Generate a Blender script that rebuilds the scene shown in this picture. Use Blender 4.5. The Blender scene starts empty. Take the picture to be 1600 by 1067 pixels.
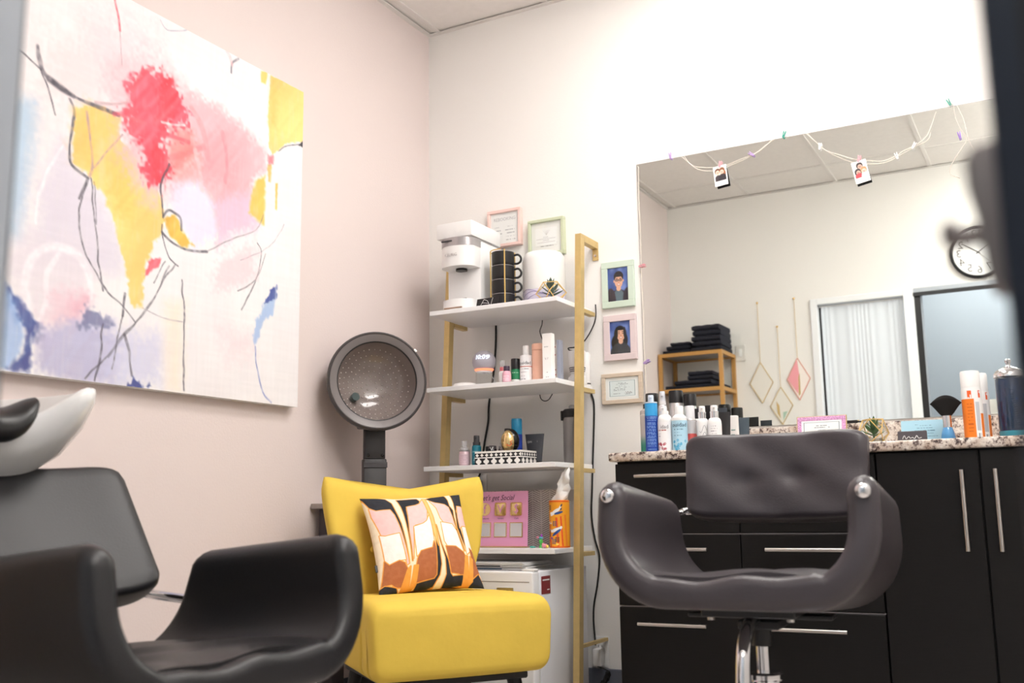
import bpy, bmesh, math, random
import numpy as np
from mathutils import Vector, Matrix
from math import pi, sin, cos, radians
random.seed(7)
SC = bpy.context.scene
COL = SC.collection

# ---------------------------------------------------------------- camera, exposure, world
cam_data = bpy.data.cameras.new('camera')
cam = bpy.data.objects.new('camera', cam_data)
COL.objects.link(cam)
_r = ((0.8786990, 0.0916969, 0.4684867), (0.4771364, -0.1375942, -0.8679912), (-0.0151311, 0.9862350, -0.1646558))
cam.matrix_world = Matrix.Translation((2.442, -3.75, 0.704)) @ Matrix(_r).to_4x4()
cam_data.lens = 35.725
cam_data.sensor_width = 36
cam_data.clip_start = 0.02
cam_data.dof.use_dof = True
cam_data.dof.focus_distance = 3.45
cam_data.dof.aperture_fstop = 3.2
SC.camera = cam
SC.view_settings.view_transform = 'Standard'
SC.view_settings.look = 'None'
SC.view_settings.gamma = 1
SC.view_settings.use_curve_mapping = False
SC.view_settings.exposure = 0.0
world = bpy.data.worlds.new('world')
SC.world = world
world.use_nodes = True
world.node_tree.nodes['Background'].inputs[0].default_value = (0.8, 0.85, 0.9, 1)
world.node_tree.nodes['Background'].inputs[1].default_value = 0.1
PANEL = 14.7       # radiance of the room's ceiling panels
HALLP = 13.0        # radiance of the corridor's ceiling panel

# ---------------------------------------------------------------- materials
def lin1(c):
    c = c / 255.0
    return c / 12.92 if c <= 0.04045 else ((c + 0.055) / 1.055) ** 2.4
def lin(c):
    return tuple(lin1(v) for v in c)
def lina(a):
    a = np.clip(a, 0, 255) / 255.0
    return np.where(a <= 0.04045, a / 12.92, ((a + 0.055) / 1.055) ** 2.4)
_mats = {}
def mat(name, rgb, rough=0.5, metal=0.0, var=0.0, scale=8.0, bump=0.0, bscale=60.0, coat=0.0, trans=0.0, ior=1.45,
        emit=0.0, ecol=None, alpha=1.0, stretch=None, spec=0.5):
    m = bpy.data.materials.new(name)
    m.use_nodes = True
    nt = m.node_tree
    b = nt.nodes['Principled BSDF']
    c = lin(rgb) + (1,)
    b.inputs['Base Color'].default_value = c
    b.inputs['Roughness'].default_value = rough
    b.inputs['Metallic'].default_value = metal
    b.inputs['Coat Weight'].default_value = coat
    b.inputs['Transmission Weight'].default_value = trans
    b.inputs['IOR'].default_value = ior
    b.inputs['Alpha'].default_value = alpha
    b.inputs['Specular IOR Level'].default_value = spec
    if emit:
        b.inputs['Emission Color'].default_value = (lin(ecol or rgb)) + (1,)
        b.inputs['Emission Strength'].default_value = emit
    if var or bump:
        tc = nt.nodes.new('ShaderNodeTexCoord')
        mp = nt.nodes.new('ShaderNodeMapping')
        nt.links.new(tc.outputs['Object'], mp.inputs['Vector'])
        if stretch: mp.inputs['Scale'].default_value = stretch
    if var:
        n = nt.nodes.new('ShaderNodeTexNoise'); n.inputs['Scale'].default_value = scale; n.inputs['Detail'].default_value = 5
        nt.links.new(mp.outputs[0], n.inputs['Vector'])
        r = nt.nodes.new('ShaderNodeValToRGB')
        r.color_ramp.elements[0].position = 0.3; r.color_ramp.elements[1].position = 0.7
        r.color_ramp.elements[0].color = tuple(v * (1 - var) for v in c[:3]) + (1,)
        r.color_ramp.elements[1].color = tuple(min(1, v * (1 + var)) for v in c[:3]) + (1,)
        nt.links.new(n.outputs['Fac'], r.inputs[0]); nt.links.new(r.outputs[0], b.inputs['Base Color'])
    if bump:
        n2 = nt.nodes.new('ShaderNodeTexNoise'); n2.inputs['Scale'].default_value = bscale; n2.inputs['Detail'].default_value = 4
        nt.links.new(mp.outputs[0], n2.inputs['Vector'])
        bp = nt.nodes.new('ShaderNodeBump'); bp.inputs['Strength'].default_value = bump; bp.inputs['Distance'].default_value = 0.004
        nt.links.new(n2.outputs['Fac'], bp.inputs['Height']); nt.links.new(bp.outputs[0], b.inputs['Normal'])
    return m
def print_mat(name, rough=0.6, bump=0.0, bscale=300, sheen=0.0):
    m = mat(name, (200, 200, 200), rough, bump=bump, bscale=bscale)
    nt = m.node_tree
    a = nt.nodes.new('ShaderNodeAttribute'); a.attribute_name = 'Col'
    nt.links.new(a.outputs['Color'], nt.nodes['Principled BSDF'].inputs['Base Color'])
    return m
def glass_mat(name, rgb=(252, 254, 254), rough=0.0, alpha=0.12):
    m = bpy.data.materials.new(name); m.use_nodes = True
    nt = m.node_tree; b = nt.nodes['Principled BSDF']
    t = nt.nodes.new('ShaderNodeBsdfTransparent'); t.inputs[0].default_value = lin(rgb) + (1,)
    g = nt.nodes.new('ShaderNodeBsdfGlossy'); g.inputs['Roughness'].default_value = 0.02
    mx = nt.nodes.new('ShaderNodeMixShader')
    lw = nt.nodes.new('ShaderNodeLayerWeight'); lw.inputs['Blend'].default_value = 0.5
    mt = nt.nodes.new('ShaderNodeMath'); mt.operation = 'MULTIPLY'; mt.inputs[1].default_value = 0.6
    pw = nt.nodes.new('ShaderNodeMath'); pw.operation = 'POWER'; pw.inputs[1].default_value = 3.0
    ad = nt.nodes.new('ShaderNodeMath'); ad.operation = 'ADD'; ad.inputs[1].default_value = 0.035
    nt.links.new(lw.outputs['Facing'], pw.inputs[0]); nt.links.new(pw.outputs[0], mt.inputs[0]); nt.links.new(mt.outputs[0], ad.inputs[0]); nt.links.new(ad.outputs[0], mx.inputs[0])
    nt.links.new(t.outputs[0], mx.inputs[1]); nt.links.new(g.outputs[0], mx.inputs[2])
    nt.links.new(mx.outputs[0], nt.nodes['Material Output'].inputs['Surface'])
    nt.nodes.remove(b)
    return m
def granite_mat():
    m = mat('granite', (205, 196, 186), 0.18)
    nt = m.node_tree; b = nt.nodes['Principled BSDF']
    tc = nt.nodes.new('ShaderNodeTexCoord')
    v1 = nt.nodes.new('ShaderNodeTexNoise'); v1.inputs['Scale'].default_value = 62; v1.inputs['Detail'].default_value = 6; v1.inputs['Roughness'].default_value = 0.72
    v2 = nt.nodes.new('ShaderNodeTexVoronoi'); v2.inputs['Scale'].default_value = 95
    v3 = nt.nodes.new('ShaderNodeTexNoise'); v3.inputs['Scale'].default_value = 24; v3.inputs['Detail'].default_value = 3
    for v in (v1, v2, v3): nt.links.new(tc.outputs['Object'], v.inputs['Vector'])
    r1 = nt.nodes.new('ShaderNodeValToRGB'); e = r1.color_ramp.elements
    e[0].position = 0.36; e[0].color = lin((52, 44, 46)) + (1,)
    e[1].position = 0.62; e[1].color = lin((236, 230, 222)) + (1,)
    k = e.new(0.43); k.color = lin((128, 112, 108)) + (1,)
    k = e.new(0.49); k.color = lin((214, 204, 194)) + (1,)
    nt.links.new(v1.outputs['Fac'], r1.inputs[0])
    r2 = nt.nodes.new('ShaderNodeValToRGB'); e = r2.color_ramp.elements
    e[0].position = 0.0; e[0].color = (0.55, 0.5, 0.5, 1); e[1].position = 0.4; e[1].color = (1, 1, 1, 1)
    nt.links.new(v2.outputs['Distance'], r2.inputs[0])
    mx = nt.nodes.new('ShaderNodeMixRGB'); mx.blend_type = 'MULTIPLY'; mx.inputs[0].default_value = 0.7
    nt.links.new(r1.outputs[0], mx.inputs[1]); nt.links.new(r2.outputs[0], mx.inputs[2])
    r3 = nt.nodes.new('ShaderNodeValToRGB'); e = r3.color_ramp.elements
    e[0].position = 0.35; e[0].color = lin((208, 190, 178)) + (1,); e[1].position = 0.6; e[1].color = (1, 1, 1, 1)
    nt.links.new(v3.outputs['Fac'], r3.inputs[0])
    m2 = nt.nodes.new('ShaderNodeMixRGB'); m2.blend_type = 'MULTIPLY'; m2.inputs[0].default_value = 0.8
    nt.links.new(mx.outputs[0], m2.inputs[1]); nt.links.new(r3.outputs[0], m2.inputs[2])
    nt.links.new(m2.outputs[0], b.inputs['Base Color'])
    return m

WALLW = mat('white_wall_paint', (241, 239, 236), 0.75, bump=0.12, bscale=140)
WALLP = mat('pink_wall_paint', (226, 213, 210), 0.75, bump=0.18, bscale=120)
HALLM = mat('corridor_wall_paint', (198, 208, 219), 0.8, bump=0.05)
CEILT = mat('ceiling_tile_face', (240, 236, 233), 0.9, var=0.02, scale=30, bump=0.15, bscale=200)
TBAR = mat('ceiling_grid_white', (232, 228, 225), 0.6)
FLOORM = mat('grey_wood_floor', (196, 188, 182), 0.45, var=0.10, scale=6, stretch=(1, 8, 1))
BASEB = mat('grey_vinyl_baseboard', (104, 108, 120), 0.6)
WHITE = mat('white_plastic', (240, 240, 240), 0.3)
WHITEM = mat('white_matte', (240, 239, 237), 0.55)
MELA = mat('white_melamine', (240, 240, 242), 0.35)
GOLD = mat('brushed_gold', (208, 182, 124), 0.42, metal=0.4, var=0.05, scale=40)
GOLDW = mat('gold_wire', (226, 190, 116), 0.3, metal=0.5)
BRASS = mat('polished_gold', (238, 208, 150), 0.22, metal=0.9)
CHROME = mat('chrome', (225, 225, 228), 0.08, metal=1.0)
STEEL = mat('brushed_steel', (205, 200, 196), 0.3, metal=1.0)
SILVER = mat('silver_plastic', (172, 168, 170), 0.3, metal=0.5)
BLACK = mat('black_plastic', (26, 25, 27), 0.4)
BLACKG = mat('black_gloss', (18, 17, 18), 0.15)
DGREY = mat('dark_grey_plastic', (66, 65, 68), 0.45)
ESP = mat('espresso_wood_veneer', (11, 9, 9), 0.48, spec=0.35, var=0.4, scale=14, stretch=(1.2, 8, 30), bump=0.1, bscale=30)
ESPIN = mat('dark_gap', (6, 5, 5), 0.8)
LEATH = mat('brown_black_leather', (62, 57, 61), 0.36, bump=0.12, bscale=220, var=0.05)
LEATHB = mat('black_leather', (27, 27, 30), 0.4, bump=0.12, bscale=220)
YELL = mat('yellow_velvet', (230, 197, 80), 0.75, bump=0.15, bscale=45, var=0.03, scale=10)
HOODO = mat('dryer_hood_shell', (128, 116, 112), 0.25, coat=0.2)
HOODI = mat('dryer_bowl_inside', (132, 121, 117), 0.12, coat=0.4)
HOODR = mat('dryer_rim', (72, 69, 70), 0.4)
HOODA = mat('dryer_rim_face', (120, 114, 114), 0.35)
HOODP = mat('dryer_nub', (200, 190, 184), 0.3, metal=0.4)
PRINT = print_mat('printed_paper', 0.5)
CANVAS = print_mat('painted_canvas', 0.65, bump=0.25, bscale=500)
FABRIC = print_mat('printed_fabric', 0.85, bump=0.2, bscale=300)
GRAN = granite_mat()
MIRR = mat('mirror_silver', (247, 252, 248), 0.0, metal=1.0)
GLASS = glass_mat('clear_glass')
NAVYD = mat('dark_door_frame', (34, 40, 52), 0.4)
GREYJ = mat('grey_door_jamb', (170, 176, 184), 0.5)
FRAMEW = mat('white_door_frame', (240, 242, 245), 0.45)
LOCKM = mat('satin_lock', (142, 132, 128), 0.4, metal=0.4)
PAPER = mat('paper_white', (244, 243, 241), 0.7)
CORD = mat('black_cord', (20, 20, 21), 0.5)
CORDW = mat('white_cord', (225, 224, 224), 0.5)
LEAF = mat('succulent_green', (74, 112, 66), 0.5, var=0.15, scale=30)
LEAFD = mat('succulent_dark', (70, 92, 80), 0.5, var=0.15, scale=30)
TOWEL = mat('navy_towel', (30, 33, 46), 0.95, bump=0.6, bscale=180, var=0.15, scale=40)
def pm(name, rgb, rough=0.35, **k): return mat(name, rgb, rough, **k)

# ---------------------------------------------------------------- mesh helpers
class M:
    def __init__(s): s.bm = bmesh.new()
    def _merge(s, b, mtx=None):
        if mtx is not None: bmesh.ops.transform(b, matrix=mtx, verts=b.verts)
        me = bpy.data.meshes.new('tmp'); b.to_mesh(me); b.free()
        s.bm.from_mesh(me); bpy.data.meshes.remove(me)
        return s
    def box(s, x0, x1, y0, y1, z0, z1, bev=0.0, seg=2, mtx=None):
        b = bmesh.new()
        bmesh.ops.create_cube(b, size=1)
        for v in b.verts:
            v.co = Vector(((x0 + x1) / 2 + v.co.x * (x1 - x0), (y0 + y1) / 2 + v.co.y * (y1 - y0), (z0 + z1) / 2 + v.co.z * (z1 - z0)))
        if bev: bmesh.ops.bevel(b, geom=list(b.edges), offset=bev, segments=seg, profile=0.5, affect='EDGES')
        return s._merge(b, mtx)
    def lathe(s, prof, c=(0, 0, 0), n=24, mtx=None):
        b = bmesh.new(); rings = []
        for r, z in prof:
            if r < 1e-6: rings.append([b.verts.new((c[0], c[1], c[2] + z))])
            else: rings.append([b.verts.new((c[0] + r * sin(2 * pi * i / n), c[1] - r * cos(2 * pi * i / n), c[2] + z)) for i in range(n)])
        for a, d in zip(rings, rings[1:]):
            for i in range(n):
                j = (i + 1) % n
                if len(a) == 1 and len(d) == 1: continue
                if len(a) == 1: b.faces.new((a[0], d[j], d[i]))
                elif len(d) == 1: b.faces.new((a[i], a[j], d[0]))
                else: b.faces.new((a[i], a[j], d[j], d[i]))
        return s._merge(b, mtx)
    def cyl(s, p0, p1, r0, r1=None, n=16):
        p0 = Vector(p0); p1 = Vector(p1); r1 = r0 if r1 is None else r1
        h = (p1 - p0).length
        q = Vector((0, 0, 1)).rotation_difference((p1 - p0).normalized()).to_matrix().to_4x4()
        return s.lathe([(0, 0), (r0, 0), (r1, h), (0, h)], n=n, mtx=Matrix.Translation(p0) @ q)
    def tube(s, pts, r, n=8):
        pts = [Vector(p) for p in pts]; rings = []; b = bmesh.new(); up = None
        for i, p in enumerate(pts):
            t = ((pts[min(i + 1, len(pts) - 1)]) - pts[max(i - 1, 0)]).normalized()
            if up is None:
                up = Vector((0, 0, 1)) if abs(t.z) < 0.9 else Vector((1, 0, 0))
            u = (up - t * up.dot(t)); u = u.normalized() if u.length > 1e-6 else t.orthogonal().normalized()
            w = t.cross(u); up = u
            rr = r[i] if isinstance(r, (list, tuple)) else r
            rings.append([b.verts.new(p + u * rr * cos(2 * pi * k / n) + w * rr * sin(2 * pi * k / n)) for k in range(n)])
        for a, d in zip(rings, rings[1:]):
            for k in range(n): b.faces.new((a[k], a[(k + 1) % n], d[(k + 1) % n], d[k]))
        b.faces.new(rings[0][::-1]); b.faces.new(rings[-1])
        bmesh.ops.recalc_face_normals(b, faces=b.faces)
        return s._merge(b)
    def ell(s, c, rad, nu=20, nv=12, mtx=None):
        b = bmesh.new(); bmesh.ops.create_uvsphere(b, u_segments=nu, v_segments=nv, radius=1)
        for v in b.verts: v.co = Vector((c[0] + v.co.x * rad[0], c[1] + v.co.y * rad[1], c[2] + v.co.z * rad[2]))
        return s._merge(b, mtx)
    def prism(s, pts, y0, y1, mtx=None, bev=0):     # polygon in the x/z plane, extruded along y
        b = bmesh.new()
        f = b.faces.new([b.verts.new((p[0], y0, p[1])) for p in pts])
        g = bmesh.ops.extrude_face_region(b, geom=[f])
        for v in g['geom']:
            if isinstance(v, bmesh.types.BMVert): v.co.y = y1
        bmesh.ops.recalc_face_normals(b, faces=b.faces)
        if bev: bmesh.ops.bevel(b, geom=list(b.edges), offset=bev, segments=2, profile=0.5, affect='EDGES')
        return s._merge(b, mtx)
    def loft(s, rings, cap=True, close=False, mtx=None):
        b = bmesh.new(); R = [[b.verts.new(p) for p in r] for r in rings]; n = len(R[0])
        prs = list(zip(R, R[1:])) + ([(R[-1], R[0])] if close else [])
        for a, d in prs:
            for k in range(n): b.faces.new((a[k], a[(k + 1) % n], d[(k + 1) % n], d[k]))
        if cap and not close: b.faces.new(R[0][::-1]); b.faces.new(R[-1])
        bmesh.ops.recalc_face_normals(b, faces=b.faces)
        return s._merge(b, mtx)
    def face(s, pts, mtx=None):
        b = bmesh.new(); b.faces.new([b.verts.new(p) for p in pts]); return s._merge(b, mtx)
    def done(s, name, material, parent=None, ang=38, loc=None, rot=None):
        me = bpy.data.meshes.new(name); s.bm.to_mesh(me); s.bm.free()
        return fin(name, me, material, parent, ang, loc, rot)
def fin(name, me, material, parent=None, ang=38, loc=None, rot=None):
    if ang:
        for p in me.polygons: p.use_smooth = True
        try: me.set_sharp_from_angle(angle=radians(ang))
        except Exception: pass
    me.materials.clear(); me.materials.append(material)
    o = bpy.data.objects.new(name, me); COL.objects.link(o)
    if parent: o.parent = parent
    if loc: o.location = loc
    if rot: o.rotation_euler = rot
    return o
def tag(o, label, cat, group=None):
    o['label'] = label; o['category'] = cat
    if group: o['group'] = group
    return o
def thing(name, label, cat, loc=(0, 0, 0), rz=0.0, group=None):
    o = bpy.data.objects.new(name, None); COL.objects.link(o)
    o.empty_display_size = 0.05
    o.location = loc; o.rotation_euler = (0, 0, rz)
    return tag(o, label, cat, group)
def struct(o): o['kind'] = 'structure'; return o
def copy_tree(o, parent=None):
    c = o.copy(); COL.objects.link(c)
    if parent: c.parent = parent
    for ch in list(o.children): copy_tree(ch, c)
    return c
def rrect(hw, hh, r, n=4):
    out = []
    for cx, cy, a0 in ((hw - r, hh - r, 0), (-hw + r, hh - r, pi / 2), (-hw + r, -hh + r, pi), (hw - r, -hh + r, 1.5 * pi)):
        for k in range(n + 1):
            a = a0 + pi / 2 * k / n; out.append((cx + r * cos(a), cy + r * sin(a)))
    return out
def dens(pts, m=10, L=0.02):
    out = []
    for a, b in zip(pts, pts[1:] + pts[:1]):
        d = math.hypot(b[0] - a[0], b[1] - a[1]); k = m if d > L else 1
        out += [(a[0] + (b[0] - a[0]) * i / k, a[1] + (b[1] - a[1]) * i / k) for i in range(k)]
    return out
def smooth_path(pts, k=6):
    pts = [Vector(p) for p in pts]; out = []
    for i in range(len(pts) - 1):
        p0 = pts[max(i - 1, 0)]; p1 = pts[i]; p2 = pts[i + 1]; p3 = pts[min(i + 2, len(pts) - 1)]
        for j in range(k):
            t = j / k
            out.append(0.5 * ((2 * p1) + (p2 - p0) * t + (2 * p0 - 5 * p1 + 4 * p2 - p3) * t * t + (3 * p1 - p0 - 3 * p2 + p3) * t ** 3))
    return out + [pts[-1]]
def text(name, s, size, material, parent, loc=(0, 0, 0), align='CENTER', shear=0.0, bend=None, depth=0.0004, rot=None, sx=1.0, outline=False):
    cu = bpy.data.curves.new('txt', 'FONT'); cu.body = s; cu.size = size; cu.align_x = align; cu.align_y = 'CENTER'
    cu.shear = shear; cu.resolution_u = 2
    o = bpy.data.objects.new('txt', cu); COL.objects.link(o)
    me = bpy.data.meshes.new_from_object(o.evaluated_get(bpy.context.evaluated_depsgraph_get()))
    bpy.data.objects.remove(o); bpy.data.curves.remove(cu)
    for v in me.vertices:
        x, y = v.co.x * sx, v.co.y
        if bend: v.co = Vector(((bend + depth) * sin(x / bend), -(bend + depth) * cos(x / bend), y))
        else: v.co = Vector((x, -depth, y))
    return fin(name, me, material, parent, None, loc, rot)

# ---------------------------------------------------------------- printed surfaces (flat print as mesh colours)
def cgrid(name, nx, ny, pos, col, material, parent=None, ang=60):
    u = np.linspace(0, 1, nx); v = np.linspace(0, 1, ny)
    U, V = np.meshgrid(u, v); U = U.ravel(); V = V.ravel()
    P = np.stack(pos(U, V), 1).astype(np.float32)
    c = lina(np.asarray(col(U, V), float))
    i = np.arange(nx * ny).reshape(ny, nx)
    F = np.stack([i[:-1, :-1], i[1:, :-1], i[1:, 1:], i[:-1, 1:]], -1).reshape(-1, 4)
    me = bpy.data.meshes.new(name)
    me.vertices.add(len(P)); me.vertices.foreach_set('co', P.ravel())
    me.loops.add(F.size); me.loops.foreach_set('vertex_index', F.ravel().astype(np.int32))
    me.polygons.add(len(F)); me.polygons.foreach_set('loop_start', np.arange(0, F.size, 4, dtype=np.int32))
    me.update(calc_edges=True)
    a = me.color_attributes.new('Col', 'FLOAT_COLOR', 'POINT')
    a.data.foreach_set('color', np.concatenate([c, np.ones((len(c), 1))], 1).astype(np.float32).ravel())
    return fin(name, me, material, parent, ang)
def vnoise(U, V, f, seed, fy=None):
    fy = fy or f; rg = np.random.RandomState(seed); n = int(max(f, fy)) + 3
    L = rg.rand(n, n); x = U * f; y = V * fy
    x = np.clip(x, 0, n - 2.001); y = np.clip(y, 0, n - 2.001)
    i = x.astype(int); j = y.astype(int); a = x - i; b = y - j
    a = a * a * (3 - 2 * a); b = b * b * (3 - 2 * b)
    return L[j, i] * (1 - a) * (1 - b) + L[j, i + 1] * a * (1 - b) + L[j + 1, i] * (1 - a) * b + L[j + 1, i + 1] * a * b
def segdist(U, V, a, b):
    dx, dy = b[0] - a[0], b[1] - a[1]; L = dx * dx + dy * dy + 1e-12
    t = np.clip(((U - a[0]) * dx + (V - a[1]) * dy) / L, 0, 1)
    return np.hypot(U - a[0] - t * dx, V - a[1] - t * dy)
def sdf(U, V, pts):
    d = np.full(U.shape, 9.0); ins = np.zeros(U.shape, bool)
    for a, b in zip(pts, pts[1:] + pts[:1]):
        d = np.minimum(d, segdist(U, V, a, b))
        if a[1] != b[1]:
            c = ((a[1] > V) != (b[1] > V)) & (U < (b[0] - a[0]) * (V - a[1]) / (b[1] - a[1]) + a[0]); ins ^= c
    return np.where(ins, -d, d)
def line_d(U, V, pts):
    d = np.full(U.shape, 9.0)
    for a, b in zip(pts, pts[1:]): d = np.minimum(d, segdist(U, V, a, b))
    return d
def blend(c, rgb, a): c += (np.array(rgb, float)[None] - c) * a[:, None]
def sstep(x): x = np.clip(x, 0, 1); return x * x * (3 - 2 * x)
def ell_a(U, V, cx, cy, rx, ry, soft=0.15): return 1 - sstep((np.hypot((U - cx) / rx, (V - cy) / ry) - 1 + soft) / (2 * soft))
def plain(rgb): return lambda U, V: np.tile(np.array(rgb, float), (len(U), 1))
def paper_lines(U, V, rows, seed=0, bg=(247, 246, 244), fg=(150, 150, 155), x0=0.12, x1=0.88, th=0.012):
    c = np.tile(np.array(bg, float), (len(U), 1)); rg = random.Random(seed)
    for y, l, r in rows:
        n = vnoise(U, V * 0 + y, 60, seed + int(y * 991))
        a = ((np.abs(V - y) < th) & (U > l) & (U < r) & (n > 0.3)).astype(float) * 0.8
        blend(c, fg, a)
    return c
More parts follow.
